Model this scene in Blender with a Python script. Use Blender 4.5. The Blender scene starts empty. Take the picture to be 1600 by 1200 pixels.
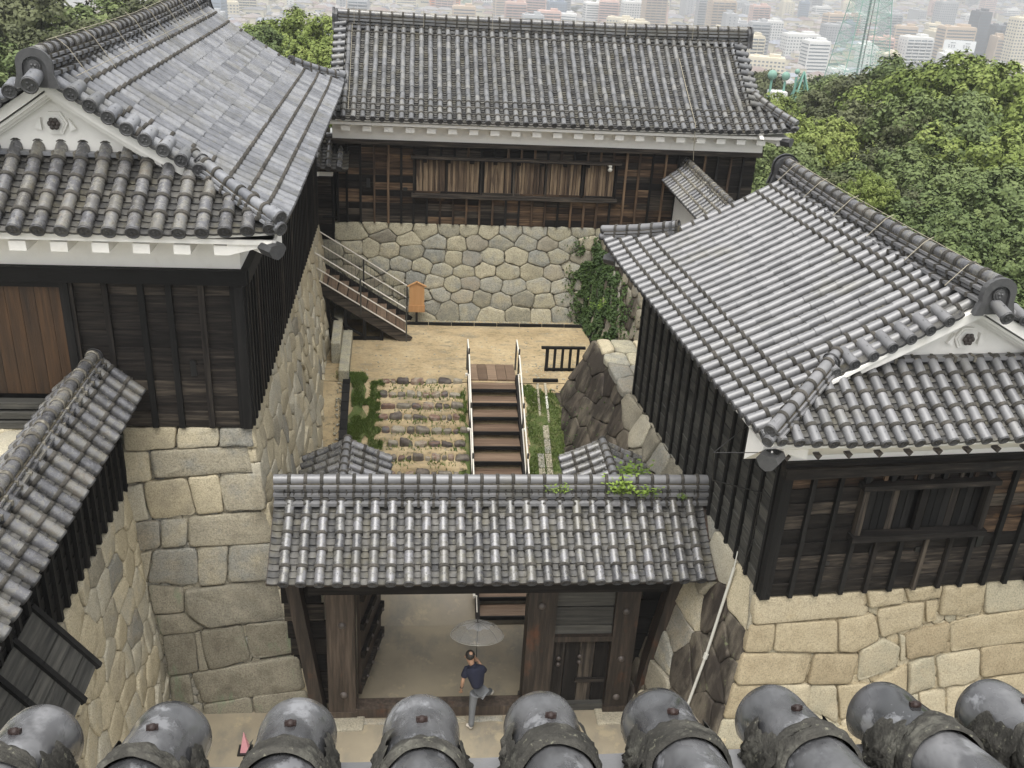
import bpy, math, random
import numpy as np
from mathutils import Vector, Matrix, noise

random.seed(11)
SC = bpy.context.scene
COL = SC.collection
PI = math.pi
# ------------------------------------------------------------------ camera
CAMZ = 14.7
F_PX, PITCH, ROLL, YAW = 1531.6, math.radians(25.679), math.radians(3.3843), math.radians(6.3826)
fw = Vector((math.sin(YAW)*math.cos(PITCH), math.cos(YAW)*math.cos(PITCH), -math.sin(PITCH)))
r0 = Vector((math.cos(YAW), -math.sin(YAW), 0)); u0 = r0.cross(fw)
RT = math.cos(ROLL)*r0 + math.sin(ROLL)*u0
UP = -math.sin(ROLL)*r0 + math.cos(ROLL)*u0
cam_d = bpy.data.cameras.new('camera'); cam = bpy.data.objects.new('camera', cam_d); COL.objects.link(cam)
cam_d.sensor_width = 36; cam_d.sensor_fit = 'HORIZONTAL'; cam_d.lens = F_PX*36/1600
cam_d.clip_start = 0.05; cam_d.clip_end = 20000
cam.matrix_world = Matrix(((RT.x, UP.x, -fw.x, 0), (RT.y, UP.y, -fw.y, 0), (RT.z, UP.z, -fw.z, CAMZ), (0, 0, 0, 1)))
SC.camera = cam
CP = Vector((0, 0, CAMZ))
# ------------------------------------------------------------------ light
SUN_EL, SUN_AZ = math.radians(72), math.radians(200)
world = bpy.data.worlds.new('World'); SC.world = world; world.use_nodes = True
wn = world.node_tree.nodes; wl = world.node_tree.links; wn.clear()
sky = wn.new('ShaderNodeTexSky'); sky.sky_type = 'NISHITA'; sky.sun_disc = False
sky.sun_elevation = SUN_EL; sky.sun_rotation = SUN_AZ; sky.dust_density = 4; sky.air_density = 1.2
hs = wn.new('ShaderNodeHueSaturation'); hs.inputs['Saturation'].default_value = 0.10
bg = wn.new('ShaderNodeBackground'); bg.inputs['Strength'].default_value = 0.125
wo = wn.new('ShaderNodeOutputWorld')
wl.new(sky.outputs[0], hs.inputs['Color']); wl.new(hs.outputs[0], bg.inputs[0]); wl.new(bg.outputs[0], wo.inputs[0])
sd = bpy.data.lights.new('sun', 'SUN'); sd.energy = 1.5; sd.angle = math.radians(55); sd.color = (1, .965, .90)
sun = bpy.data.objects.new('sun', sd); COL.objects.link(sun); sun.location = (0, -10, 30)
# direction towards the sun (Nishita: rotation from +Y, clockwise seen from above)
sv = Vector((math.sin(SUN_AZ)*math.cos(SUN_EL), math.cos(SUN_AZ)*math.cos(SUN_EL), math.sin(SUN_EL)))
sun.rotation_euler = sv.to_track_quat('Z', 'Y').to_euler()
SC.view_settings.view_transform = 'Standard'; SC.view_settings.look = 'None'
SC.view_settings.exposure = 0.97; SC.view_settings.gamma = 1; SC.view_settings.use_curve_mapping = False
SC.render.engine = 'CYCLES'
SC.cycles.use_denoising = True
SC.cycles.max_bounces = 6; SC.cycles.diffuse_bounces = 3; SC.cycles.glossy_bounces = 3
SC.cycles.transmission_bounces = 6; SC.cycles.transparent_max_bounces = 12; SC.cycles.volume_bounces = 0
SC.cycles.caustics_reflective = False; SC.cycles.caustics_refractive = False

# ------------------------------------------------------------------ materials
def new_mat(name):
    m = bpy.data.materials.new(name); m.use_nodes = True
    return m, m.node_tree.nodes, m.node_tree.links, m.node_tree.nodes['Principled BSDF']

def ramp(nodes, cols):
    r = nodes.new('ShaderNodeValToRGB'); e = r.color_ramp.elements
    n = len(cols)
    e[0].position = 0; e[0].color = (*cols[0], 1)
    e[1].position = 1; e[1].color = (*cols[-1], 1)
    for i in range(1, n-1):
        x = e.new(i/(n-1)); x.color = (*cols[i], 1)
    return r

def math_n(nodes, links, op, a, b=None, clamp=False):
    n = nodes.new('ShaderNodeMath'); n.operation = op; n.use_clamp = clamp
    for i, v in enumerate((a, b)):
        if v is None: continue
        if isinstance(v, (int, float)): n.inputs[i].default_value = v
        else: links.new(v, n.inputs[i])
    return n.outputs[0]

def mapping(nodes, links, vec, scale, loc=(0, 0, 0)):
    mp = nodes.new('ShaderNodeMapping'); mp.inputs['Scale'].default_value = scale; mp.inputs['Location'].default_value = loc
    links.new(vec, mp.inputs['Vector']); return mp.outputs[0]

def noise_n(nodes, links, vec, scale, detail=3, rough=.6):
    n = nodes.new('ShaderNodeTexNoise'); n.inputs['Scale'].default_value = scale
    n.inputs['Detail'].default_value = detail; n.inputs['Roughness'].default_value = rough
    links.new(vec, n.inputs['Vector']); return n.outputs['Fac']

def mixc(nodes, links, fac, a, b, mode='MIX'):
    m = nodes.new('ShaderNodeMix'); m.data_type = 'RGBA'; m.blend_type = mode
    if isinstance(fac, (int, float)): m.inputs[0].default_value = fac
    else: links.new(fac, m.inputs[0])
    for i, v in ((6, a), (7, b)):
        if isinstance(v, tuple): m.inputs[i].default_value = (*v, 1)
        else: links.new(v, m.inputs[i])
    return m.outputs[2]

def mat(name, cols, rw=.7, ns=5, nw=.6, gs=(1, 1, 1), rough=.6, rvar=.15, bump=.3, bs=60, bgs=None, bdist=.01,
        speck=None, patches=(), spec=.5, metallic=0, rand_warp=True):
    """Principled material: ramp colour by per-piece random + noise, speckle, soft-edged stain patches, bump."""
    m, N, L, P = new_mat(name)
    geo = N.new('ShaderNodeNewGeometry'); pos = geo.outputs['Position']
    oi = N.new('ShaderNodeObjectInfo'); at = N.new('ShaderNodeAttribute'); at.attribute_name = 'rnd'
    rnd = math_n(N, L, 'FRACT', math_n(N, L, 'ADD', oi.outputs['Random'], at.outputs['Fac']))
    vec = pos
    if rand_warp:
        va = N.new('ShaderNodeVectorMath'); va.operation = 'ADD'
        cb = N.new('ShaderNodeCombineXYZ')
        L.new(math_n(N, L, 'MULTIPLY', rnd, 37.0), cb.inputs[0]); L.new(math_n(N, L, 'MULTIPLY', rnd, 91.0), cb.inputs[1])
        L.new(pos, va.inputs[0]); L.new(cb.outputs[0], va.inputs[1]); vec = va.outputs[0]
    nz = noise_n(N, L, mapping(N, L, vec, gs), ns, 4)
    f = math_n(N, L, 'ADD', math_n(N, L, 'MULTIPLY', math_n(N, L, 'SUBTRACT', nz, .5), nw*2),
               math_n(N, L, 'ADD', math_n(N, L, 'MULTIPLY', math_n(N, L, 'SUBTRACT', rnd, .5), rw), .5), True)
    rp = ramp(N, cols); L.new(f, rp.inputs[0]); c = rp.outputs[0]
    if speck:
        sc_, amt = speck
        sn = noise_n(N, L, pos, sc_, 2, .8)
        rr = ramp(N, [(1-amt,)*3, (1, 1, 1), (1+amt*.6,)*3]); rr.color_ramp.elements[0].position = .3; rr.color_ramp.elements[2].position = .72
        L.new(sn, rr.inputs[0]); c = mixc(N, L, 1.0, c, rr.outputs[0], 'MULTIPLY')
    for (pc, psc, lo, hi, pgs, amt) in patches:
        pn = noise_n(N, L, mapping(N, L, pos, pgs, (psc*3.1, psc, 0)), psc, 5, .65)
        mr = N.new('ShaderNodeMapRange'); mr.inputs[1].default_value = lo; mr.inputs[2].default_value = hi; mr.inputs[4].default_value = amt
        L.new(pn, mr.inputs[0]); c = mixc(N, L, mr.outputs[0], c, pc)
    L.new(c, P.inputs['Base Color'])
    rn = math_n(N, L, 'ADD', math_n(N, L, 'MULTIPLY', math_n(N, L, 'SUBTRACT', nz, .5), rvar*2), rough, True)
    L.new(rn, P.inputs['Roughness'])
    P.inputs['Specular IOR Level'].default_value = spec; P.inputs['Metallic'].default_value = metallic
    if bump:
        bn = noise_n(N, L, mapping(N, L, vec, bgs or gs), bs, 4, .65)
        b = N.new('ShaderNodeBump'); b.inputs['Strength'].default_value = bump; b.inputs['Distance'].default_value = bdist
        L.new(bn, b.inputs['Height']); L.new(b.outputs[0], P.inputs['Normal'])
    return m

WARM = (.34, .24, .13)
LICH = (.20, .19, .14)
M = {}
M['tile_gate'] = mat('tile_gate', [(.045, .045, .05), (.08, .08, .084), (.12, .118, .112), (.19, .19, .205), (.105, .10, .092)], rw=.7, ns=9, nw=.7, rough=.29, rvar=.22, bump=.25, bs=90, spec=1.0,
    patches=[((.11, .10, .07), 1.1, .48, .66, (1, 1, 1), .5), (LICH, 14, .55, .7, (1, 1, 1), .65), ((.32, .31, .29), 25, .62, .72, (1, 1, 1), .4)])
M['tile_blue'] = mat('tile_blue', [(.08, .083, .092), (.125, .13, .142), (.17, .175, .19), (.24, .245, .258), (.15, .147, .145)], rw=.6, ns=7, nw=.5, rough=.40, rvar=.15, bump=.25, bs=90, spec=.4,
    patches=[((.13, .125, .10), 1.0, .5, .68, (1, 1, 1), .6), (LICH, 9, .6, .75, (1, 1, 1), .7), ((.42, .38, .28), 30, .68, .75, (1, 1, 1), .5)])
M['tile_old'] = mat('tile_old', [(.045, .045, .048), (.08, .08, .085), (.12, .12, .128), (.17, .165, .15), (.11, .09, .07)], rw=.55, ns=9, nw=.6, rough=.26, rvar=.2, bump=.3, bs=80, spec=.9,
    patches=[((.09, .08, .055), 1.3, .5, .66, (1, 1, 1), .5), (LICH, 12, .55, .7, (1, 1, 1), .6), (WARM, 20, .66, .74, (1, 1, 1), .6)])
M['tile_back'] = mat('tile_back', [(.07, .07, .073), (.11, .112, .116), (.15, .153, .16), (.21, .205, .19)], rw=.7, ns=5, nw=.5, rough=.34, rvar=.15, bump=.25, bs=80, spec=.7,
    patches=[((.12, .115, .09), .9, .5, .66, (1, 1, 1), .5), ((.20, .19, .16), 5, .52, .7, (1, 1, 1), .5)])
M['tile_smooth'] = mat('tile_smooth', [(.12, .12, .124), (.165, .165, .17), (.215, .213, .217)], rw=.7, ns=6, nw=.5, rough=.36, rvar=.15, bump=.15, bs=90, spec=.8,
    patches=[((.12, .115, .085), 1.0, .56, .7, (1, 1, 1), .5), (LICH, 12, .64, .78, (1, 1, 1), .5)])
M['tile_near'] = mat('tile_near', [(.026, .027, .029), (.06, .061, .064), (.11, .111, .116), (.19, .19, .196)], rw=.25, ns=6, nw=1.3, gs=(1, .35, 1), rough=.24, rvar=.3, bump=.12, bs=50, bdist=.003, spec=1.0,
    patches=[((.035, .035, .038), 8, .50, .60, (1, .5, 1), .7), ((.27, .275, .29), 9, .56, .62, (1, .6, 1), .6)])
M['pan_shaded'] = mat('pan_shaded', [(.03, .03, .031), (.055, .054, .052), (.085, .082, .076), (.13, .125, .115)], rw=.8, ns=9, nw=.6, rough=.34, rvar=.2, bump=.3, bs=80, spec=.6,  # base darkened: shade between the round tiles put into the colour; lichen on top
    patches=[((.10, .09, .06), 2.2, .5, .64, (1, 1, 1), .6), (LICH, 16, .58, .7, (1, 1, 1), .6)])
M['mortar'] = mat('mortar', [(.035, .033, .029), (.065, .061, .054), (.11, .10, .088)], rw=.5, ns=14, nw=.8, rough=.9, bump=.8, bs=60, spec=.2,
    patches=[((.33, .31, .25), 30, .66, .74, (1, 1, 1), .6)])
M['mortar_pale'] = mat('mortar_pale', [(.06, .056, .048), (.12, .11, .09), (.30, .28, .23)], rw=.5, ns=14, nw=.9, rough=.9, bump=.8, bs=60, spec=.2)
M['mortar_lichen'] = mat('mortar_lichen', [(.030, .029, .026), (.055, .053, .047), (.09, .086, .076)], rw=.2, ns=18, nw=.9, rough=.95, bump=1, bs=110, bdist=.006, spec=.15,
    patches=[((.27, .265, .20), 60, .60, .70, (1, 1, 1), .7), ((.15, .147, .125), 11, .54, .66, (1, 1, 1), .6)])
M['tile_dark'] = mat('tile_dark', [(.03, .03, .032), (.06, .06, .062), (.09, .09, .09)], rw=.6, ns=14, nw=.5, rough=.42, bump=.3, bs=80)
M['plaster'] = mat('plaster', [(.80, .78, .73), (.86, .84, .79), (.88, .86, .81)], rw=0, ns=3, nw=.7, rough=.85, rvar=.05, bump=.15, bs=40, spec=.2,
    patches=[((.55, .50, .40), 3, .58, .8, (1, 1, .5), .35)])
BLK = [(.004, .004, .0038), (.008, .0077, .0073), (.018, .017, .016)]
DRK = [(.005, .0043, .004), (.011, .0095, .0085), (.030, .025, .021), (.095, .078, .060)]
BRN = [(.014, .009, .007), (.038, .025, .017), (.09, .058, .037), (.21, .14, .085)]
for ax, g in (('x', (.06, 1, 1)), ('y', (1, .06, 1)), ('z', (1, 1, .05))):
    g2 = tuple(v*1.0 for v in g)
    M['black_'+ax] = mat('charred_wood_'+ax, BLK, rw=.6, ns=16, nw=.8, gs=g2, rough=.72, spec=.25, bump=.6, bs=70, bgs=g2, bdist=.006)
    M['dark_'+ax] = mat('dark_wood_'+ax, DRK, rw=.65, ns=18, nw=.8, gs=g2, rough=.75, spec=.25, bump=.7, bs=70, bgs=g2, bdist=.006)
    M['brown_'+ax] = mat('brown_wood_'+ax, BRN, rw=.7, ns=18, nw=.9, gs=g2, rough=.75, spec=.25, bump=.7, bs=70, bgs=g2, bdist=.006,
        patches=[((.20, .12, .06), 2.2, .58, .68, tuple(v**.5 for v in g), .6)])
    M['greywood_'+ax] = mat('grey_wood_'+ax, [(.022, .022, .020), (.042, .041, .037), (.068, .066, .058), (.105, .10, .088)], rw=.5, ns=18, nw=.9, gs=g2, spec=.3, rough=.7, bump=.6, bs=70, bgs=g2, bdist=.005)
M['slat'] = mat('weathered_slat', [(.03, .018, .011), (.075, .048, .029), (.14, .095, .057), (.25, .18, .11), (.06, .038, .024)], rw=.9, ns=14, nw=.8, gs=(1, 1, .08), rough=.7, bump=.6, bs=60, bgs=(1, 1, .05))
M['shutter'] = mat('shutter_wood', [(.014, .0075, .004), (.045, .022, .009), (.10, .050, .020)], rw=.5, ns=14, nw=.8, gs=(1, 1, .06), rough=.55, bump=.5, bs=60, bgs=(1, 1, .05))
M['gate_wood'] = mat('gate_wood', [(.010, .0075, .006), (.026, .019, .014), (.058, .042, .031), (.10, .075, .055)], rw=.4, ns=14, nw=.9, gs=(1, 1, .07), rough=.6, bump=.7, bs=60, bgs=(1, 1, .05),
    patches=[((.12, .042, .016), 1.6, .60, .72, (1, 1, .6), .6)])
M['tread'] = mat('tread_wood', [(.075, .048, .031), (.135, .09, .06), (.22, .155, .105)], rw=.6, ns=18, nw=.8, gs=(.07, 1, 1), rough=.55, bump=.6, bs=70, bgs=(.06, 1, 1))
M['sign_wood'] = mat('sign_wood', [(.38, .19, .08), (.48, .26, .11), (.55, .32, .15)], rw=.2, ns=14, nw=.7, gs=(1, 1, .08), rough=.6, bump=.3, bs=60, bgs=(1, 1, .05))
SP = (150, .42)
M['stone_pale'] = mat('stone_pale', [(.33, .29, .21), (.43, .375, .26), (.50, .44, .31), (.41, .38, .30), (.46, .42, .32)], rw=.8, ns=3, nw=.4, rough=.85, bump=.8, bs=30, bdist=.016, speck=(38, .38), spec=.2,
    patches=[((.27, .24, .18), 2.5, .54, .75, (1, 1, 1), .5)])
M['stone_gold'] = mat('stone_gold', [(.27, .22, .14), (.35, .295, .195), (.40, .345, .24), (.32, .29, .21)], rw=1.0, ns=3, nw=.4, rough=.85, bump=.6, bs=28, bdist=.018, speck=(36, .36), spec=.25,
    patches=[((.36, .28, .17), 4, .6, .78, (1, 1, 1), .5)])
M['stone_grey'] = mat('stone_grey', [(.20, .185, .145), (.29, .265, .205), (.35, .315, .235), (.25, .245, .215), (.31, .275, .21)], rw=.85, ns=3, nw=.4, rough=.85, bump=.9, bs=26, bdist=.018, speck=(34, .42), spec=.25,
    patches=[((.17, .15, .11), 2.2, .52, .72, (1, 1, .8), .6)])
M['stone_moss'] = mat('stone_moss', [(.16, .145, .11), (.23, .21, .16), (.30, .27, .205)], rw=.7, ns=3, nw=.4, rough=.85, bump=.9, bs=26, bdist=.018, speck=(34, .42), spec=.25,
    patches=[((.09, .075, .055), 2.4, .5, .68, (1, 1, .8), .6), ((.15, .22, .13), 2.2, .56, .68, (1.5, 1, .5), .5)])
M['stone_back'] = mat('stone_back', [(.24, .23, .185), (.34, .315, .23), (.43, .39, .28), (.29, .285, .245), (.38, .35, .25), (.25, .25, .22)], rw=1.0, ns=3, nw=.35, rough=.85, bump=.9, bs=22, bdist=.02, speck=(28, .40), spec=.2,
    patches=[((.20, .17, .13), 3, .58, .74, (1, 1, 1), .5)])
M['stone_stain'] = mat('stone_stain', [(.07, .058, .045), (.12, .10, .078), (.19, .165, .125), (.09, .078, .062)], rw=.7, ns=3, nw=.4, rough=.85, bump=.8, bs=40, bdist=.015, speck=(60, .35), spec=.25,
    patches=[((.032, .026, .022), 1.6, .36, .56, (1.4, 1.4, .35), .9), ((.20, .22, .12), 5, .62, .7, (1, 1, 1), .5)])
M['joint'] = mat('joint_earth', [(.035, .03, .022), (.09, .08, .06), (.16, .14, .10)], rw=0, ns=9, nw=.9, rough=.95, bump=.9, bs=30, bdist=.03, spec=.1)
M['joint_pale'] = mat('joint_rubble', [(.07, .06, .045), (.17, .15, .11), (.30, .265, .19)], rw=0, ns=7, nw=.9, rough=.95, bump=.9, bs=30, bdist=.03, spec=.1)
M['sand'] = mat('courtyard_sand', [(.24, .185, .105), (.36, .28, .165), (.43, .35, .22)], rw=0, ns=1.0, nw=1.0, rough=.9, bump=.4, bs=25, bdist=.02, speck=(9, .22), spec=.2,
    patches=[((.17, .16, .12), 14, .60, .68, (1, 1.6, 1), .6), ((.20, .175, .125), 1.3, .52, .66, (1, 2.2, 1), .7), ((.11, .11, .075), 5.5, .57, .68, (1, 2, 1), .7)])
M['paving'] = mat('gate_paving', [(.19, .16, .115), (.25, .215, .155), (.31, .265, .185)], rw=0, ns=.9, nw=.9, rough=.6, rvar=.25, bump=.15, bs=60, spec=.35,
    patches=[((.13, .125, .11), 1.1, .5, .66, (1, .6, 1), .65), ((.37, .31, .20), 2.3, .58, .66, (1, 1, 1), .5)])
M['grass_soil'] = mat('grass_soil', [(.045, .07, .02), (.085, .11, .035), (.19, .16, .09)], rw=0, ns=4, nw=.9, rough=.9, bump=.8, bs=30, bdist=.03, spec=.2)
def leafm(name, cols, tr=.25):
    m = mat(name, cols, rw=1.0, ns=.9, nw=.5, rough=.6, bump=0, spec=.25, rand_warp=False)
    m.node_tree.nodes['Principled BSDF'].inputs['Roughness'].default_value = .6
    return m
M['grass'] = leafm('grass', [(.05, .09, .018), (.10, .15, .03), (.17, .20, .06)])
M['ivy'] = leafm('ivy', [(.03, .055, .015), (.05, .085, .022), (.075, .115, .03)])
M['weed'] = leafm('weed', [(.12, .19, .03), (.19, .27, .05), (.26, .34, .09)])
M['leaf_bright'] = leafm('leaf_bright', [(.075, .11, .022), (.155, .20, .045), (.25, .285, .085)])
M['leaf_mid'] = leafm('leaf_mid', [(.048, .076, .025), (.105, .14, .046), (.175, .21, .08)])
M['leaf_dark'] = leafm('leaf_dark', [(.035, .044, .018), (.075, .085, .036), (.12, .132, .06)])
M['bark'] = mat('bark', [(.06, .05, .035), (.12, .10, .075)], rough=.9, bump=.8, bs=20)
M['iron'] = mat('iron', [(.05, .04, .035), (.09, .075, .065)], rough=.5, bump=.3)
M['rust'] = mat('rust', [(.012, .006, .005), (.026, .011, .008)], rough=.6, bump=.3)
M['rail'] = mat('rail_white', [(.62, .58, .50), (.70, .67, .60)], rw=0, rough=.5, bump=0)
M['pipe'] = mat('pipe_grey', [(.45, .44, .39), (.55, .54, .48)], rw=0, rough=.5, bump=0)
M['wire'] = mat('wire', [(.30, .27, .20), (.38, .34, .26)], rw=0, rough=.5, bump=0)
M['skin'] = mat('skin', [(.33, .19, .12), (.40, .24, .155)], rw=0, rough=.55, bump=.1)
M['navy'] = mat('navy_cloth', [(.006, .008, .02), (.012, .014, .033)], rw=0, ns=8, rough=.85, bump=.2, bs=200)
M['grey_cloth'] = mat('grey_cloth', [(.10, .105, .11), (.15, .155, .16)], rw=0, ns=8, rough=.85, bump=.2, bs=200)
M['hair'] = mat('hair', [(.012, .010, .008), (.03, .026, .022)], rw=0, rough=.6, bump=.4, bs=150)
M['shoe'] = mat('shoe', [(.55, .50, .42), (.66, .62, .55)], rw=0, rough=.6, bump=0)
M['blackp'] = mat('black_plastic', [(.01, .01, .01), (.02, .02, .02)], rw=0, rough=.4, bump=0)
M['hill'] = mat('hill_soil', [(.02, .03, .012), (.035, .05, .018), (.05, .065, .025)], rw=0, ns=.3, nw=.9, rough=.9, bump=.5, bs=3, bdist=.3, spec=.1)
M['pink'] = mat('pink_cloth', [(.55, .25, .28), (.65, .32, .34)], rw=0, rough=.7, bump=0)

# ------------------------------------------------------------------ mesh helpers
def mesh(name, V, Fc, mats, mi=None, smooth=False):
    me = bpy.data.meshes.new(name); me.from_pydata([tuple(v) for v in V], [], Fc)
    for m in (mats if isinstance(mats, (list, tuple)) else [mats]): me.materials.append(m)
    if mi is not None: me.polygons.foreach_set('material_index', mi)
    if smooth is True: me.polygons.foreach_set('use_smooth', [True]*len(Fc))
    elif smooth: me.polygons.foreach_set('use_smooth', list(smooth))
    me.update(); return me

WM = {}   # world matrix of everything placed
def put(name, me, parent=None, mw=None, label=None, cat=None, group=None, kind=None):
    o = bpy.data.objects.new(name, me); COL.objects.link(o)
    mw = mw if mw is not None else Matrix.Identity(4)
    WM[o.name] = mw
    if parent is not None:
        o.parent = parent; o.matrix_basis = WM[parent.name].inverted() @ mw
    else: o.matrix_basis = mw
    if label: o['label'] = label
    if cat: o['category'] = cat
    if group: o['group'] = group
    if kind: o['kind'] = kind
    return o

def thing(name, label, cat, loc=(0, 0, 0), group=None):
    return put(name, None, None, Matrix.Translation(loc), label, cat, group)

class MB:
    """collects polygons, builds ONE mesh"""
    def __init__(s): s.V = []; s.F = []; s.I = []; s.S = []
    def add(s, V, Fc, mi=0, sm=False, mtx=None):
        o = len(s.V)
        s.V += [tuple(mtx @ Vector(v)) if mtx is not None else tuple(v) for v in V]
        s.F += [tuple(i+o for i in f) for f in Fc]; s.I += [mi]*len(Fc); s.S += [sm]*len(Fc); return s
    def box(s, c, d, mi=0, mtx=None):
        x, y, z = c; a, b, h = d[0]/2, d[1]/2, d[2]/2
        V = [(x+i*a, y+j*b, z+k*h) for k in (-1, 1) for j in (-1, 1) for i in (-1, 1)]
        return s.add(V, [(0, 2, 3, 1), (4, 5, 7, 6), (0, 1, 5, 4), (2, 6, 7, 3), (0, 4, 6, 2), (1, 3, 7, 5)], mi, False, mtx)
    def tube(s, pts, rad, n=6, mi=0, cap=True, sm=True):
        pts = [Vector(p) for p in pts]; rr = rad if isinstance(rad, (list, tuple)) else [rad]*len(pts)
        V = []; prev = None
        for i, p in enumerate(pts):
            t = (pts[min(i+1, len(pts)-1)]-pts[max(i-1, 0)]).normalized()
            if prev is None: a = t.orthogonal().normalized()
            else: a = (prev-t*prev.dot(t)).normalized()
            prev = a; b = t.cross(a)
            V += [p+(a*math.cos(2*PI*k/n)+b*math.sin(2*PI*k/n))*rr[i] for k in range(n)]
        Fc = [(i*n+k, i*n+(k+1) % n, (i+1)*n+(k+1) % n, (i+1)*n+k) for i in range(len(pts)-1) for k in range(n)]
        s.add(V, Fc, mi, sm)
        if cap:
            s.add(V[:n], [tuple(range(n))[::-1]], mi); s.add(V[-n:], [tuple(range(n))], mi)
        return s
    def prism(s, outline, y0, y1, mi=0):
        """outline in XZ extruded along Y"""
        n = len(outline)
        V = [(x, y0, z) for x, z in outline]+[(x, y1, z) for x, z in outline]
        Fc = [tuple(range(n)), tuple(range(2*n-1, n-1, -1))]+[(i, i+n, (i+1) % n+n, (i+1) % n) for i in range(n)]
        return s.add(V, Fc, mi)
    def ball(s, c, r, mi=0, n=8, m=5, sz=(1, 1, 1)):
        V = []; c = Vector(c)
        for j in range(m+1):
            th = PI*j/m
            V += [c+Vector((math.sin(th)*math.cos(2*PI*k/n)*sz[0], math.sin(th)*math.sin(2*PI*k/n)*sz[1], math.cos(th)*sz[2]))*r for k in range(n)]
        return s.add(V, [(j*n+k, (j+1)*n+k, (j+1)*n+(k+1) % n, j*n+(k+1) % n) for j in range(m) for k in range(n)], mi, True)
    def mesh(s, name, mats): return mesh(name, s.V, s.F, mats, s.I, s.S)
    def put(s, name, mats, parent=None, mw=None, **k): return put(name, s.mesh(name, mats), parent, mw, **k)

UNIT = {}
def unit_box(key):
    if key not in UNIT:
        UNIT[key] = MB().box((0, 0, 0), (1, 1, 1)).mesh('board_'+key, M[key])
    return UNIT[key]

def box(parent, name, key, c, d, F=None, rot=None, **k):
    """a box part: shared unit mesh, placed at c with size d in frame F"""
    mtx = Matrix.Translation(c)
    if rot is not None: mtx = mtx @ rot
    mtx = mtx @ Matrix.Diagonal((d[0], d[1], d[2], 1))
    if F is not None: mtx = F @ mtx
    return put(name, unit_box(key), parent, mtx, **k)

def beam(parent, name, key, p, q, w, h, F=None, **k):
    p = Vector(p); q = Vector(q); t = (q-p); ln = t.length; t.normalize()
    up = Vector((0, 0, 1)) if abs(t.z) < .95 else Vector((0, 1, 0))
    x = up.cross(t).normalized(); z = t.cross(x)
    mtx = Matrix(((x.x, t.x, z.x, 0), (x.y, t.y, z.y, 0), (x.z, t.z, z.z, 0), (0, 0, 0, 1)))
    mtx = Matrix.Translation((p+q)/2) @ mtx @ Matrix.Diagonal((w, ln, h, 1))
    if F is not None: mtx = F @ mtx
    return put(name, unit_box(key), parent, mtx, **k)

def px(P):
    d = Vector(P)-CP; z = d.dot(fw)
    if z < .1: return (-9999, -9999, 1)
    return (800+F_PX*d.dot(RT)/z, 600-F_PX*d.dot(UP)/z, z)

def join(name, items, parent=None, mats=None, **k):
    """items [(mesh, matrix)] merged in numpy into ONE mesh with a random value per piece"""
    cache = {}; Vs = []; Ls = []; Lt = []; Mi = []; Sm = []; Rn = []; off = 0
    rng = np.random.default_rng(5)
    for me, mw in items:
        if me.name not in cache:
            v = np.empty(len(me.vertices)*3); me.vertices.foreach_get('co', v)
            l = np.empty(len(me.loops), dtype=np.int32); me.loops.foreach_get('vertex_index', l)
            t = np.empty(len(me.polygons), dtype=np.int32); me.polygons.foreach_get('loop_total', t)
            mi = np.empty(len(me.polygons), dtype=np.int32); me.polygons.foreach_get('material_index', mi)
            sm = np.empty(len(me.polygons), dtype=bool); me.polygons.foreach_get('use_smooth', sm)
            cache[me.name] = (v.reshape(-1, 3), l, t, mi, sm)
            if mats is None: mats = list(me.materials)
        v, l, t, mi, sm = cache[me.name]
        A = np.array(mw)
        Vs.append(v @ A[:3, :3].T + A[:3, 3]); Ls.append(l+off); Lt.append(t); Mi.append(mi); Sm.append(sm)
        Rn.append(np.full(len(v), rng.random())); off += len(v)
    if not Vs: return None
    V = np.concatenate(Vs); Lp = np.concatenate(Ls); T = np.concatenate(Lt)
    me = bpy.data.meshes.new(name)
    me.vertices.add(len(V)); me.vertices.foreach_set('co', V.ravel())
    me.loops.add(len(Lp)); me.loops.foreach_set('vertex_index', Lp)
    me.polygons.add(len(T)); st = np.zeros(len(T), dtype=np.int32); st[1:] = np.cumsum(T)[:-1]
    me.polygons.foreach_set('loop_start', st)
    try: me.polygons.foreach_set('loop_total', T)
    except Exception: pass
    me.update(calc_edges=True)
    me.polygons.foreach_set('material_index', np.concatenate(Mi)); me.polygons.foreach_set('use_smooth', np.concatenate(Sm))
    a = me.attributes.new('rnd', 'FLOAT', 'POINT'); a.data.foreach_set('value', np.concatenate(Rn))
    for m in mats: me.materials.append(m)
    me.validate()
    return put(name, me, parent, Matrix.Identity(4), kind='stuff', **k)

def pieces(name, parent, items, limit=300, rest='far_tiles', margin=40, near=True):
    """the `limit` pieces that show largest become parts, the others one joined part"""
    sc = []
    for me, mw in items:
        x, y, z = px(mw.translation)
        vis = -margin < x < 1600+margin and -margin < y < 1200+margin and z > .1
        sc.append((0 if vis else 1, z))
    order = sorted(range(len(items)), key=lambda i: sc[i])
    ind = [i for i in order[:limit] if sc[i][0] == 0]; s = set(ind)
    for i in ind: put(name, items[i][0], parent, items[i][1])
    join(rest, [items[i] for i in range(len(items)) if i not in s], parent)
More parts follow.
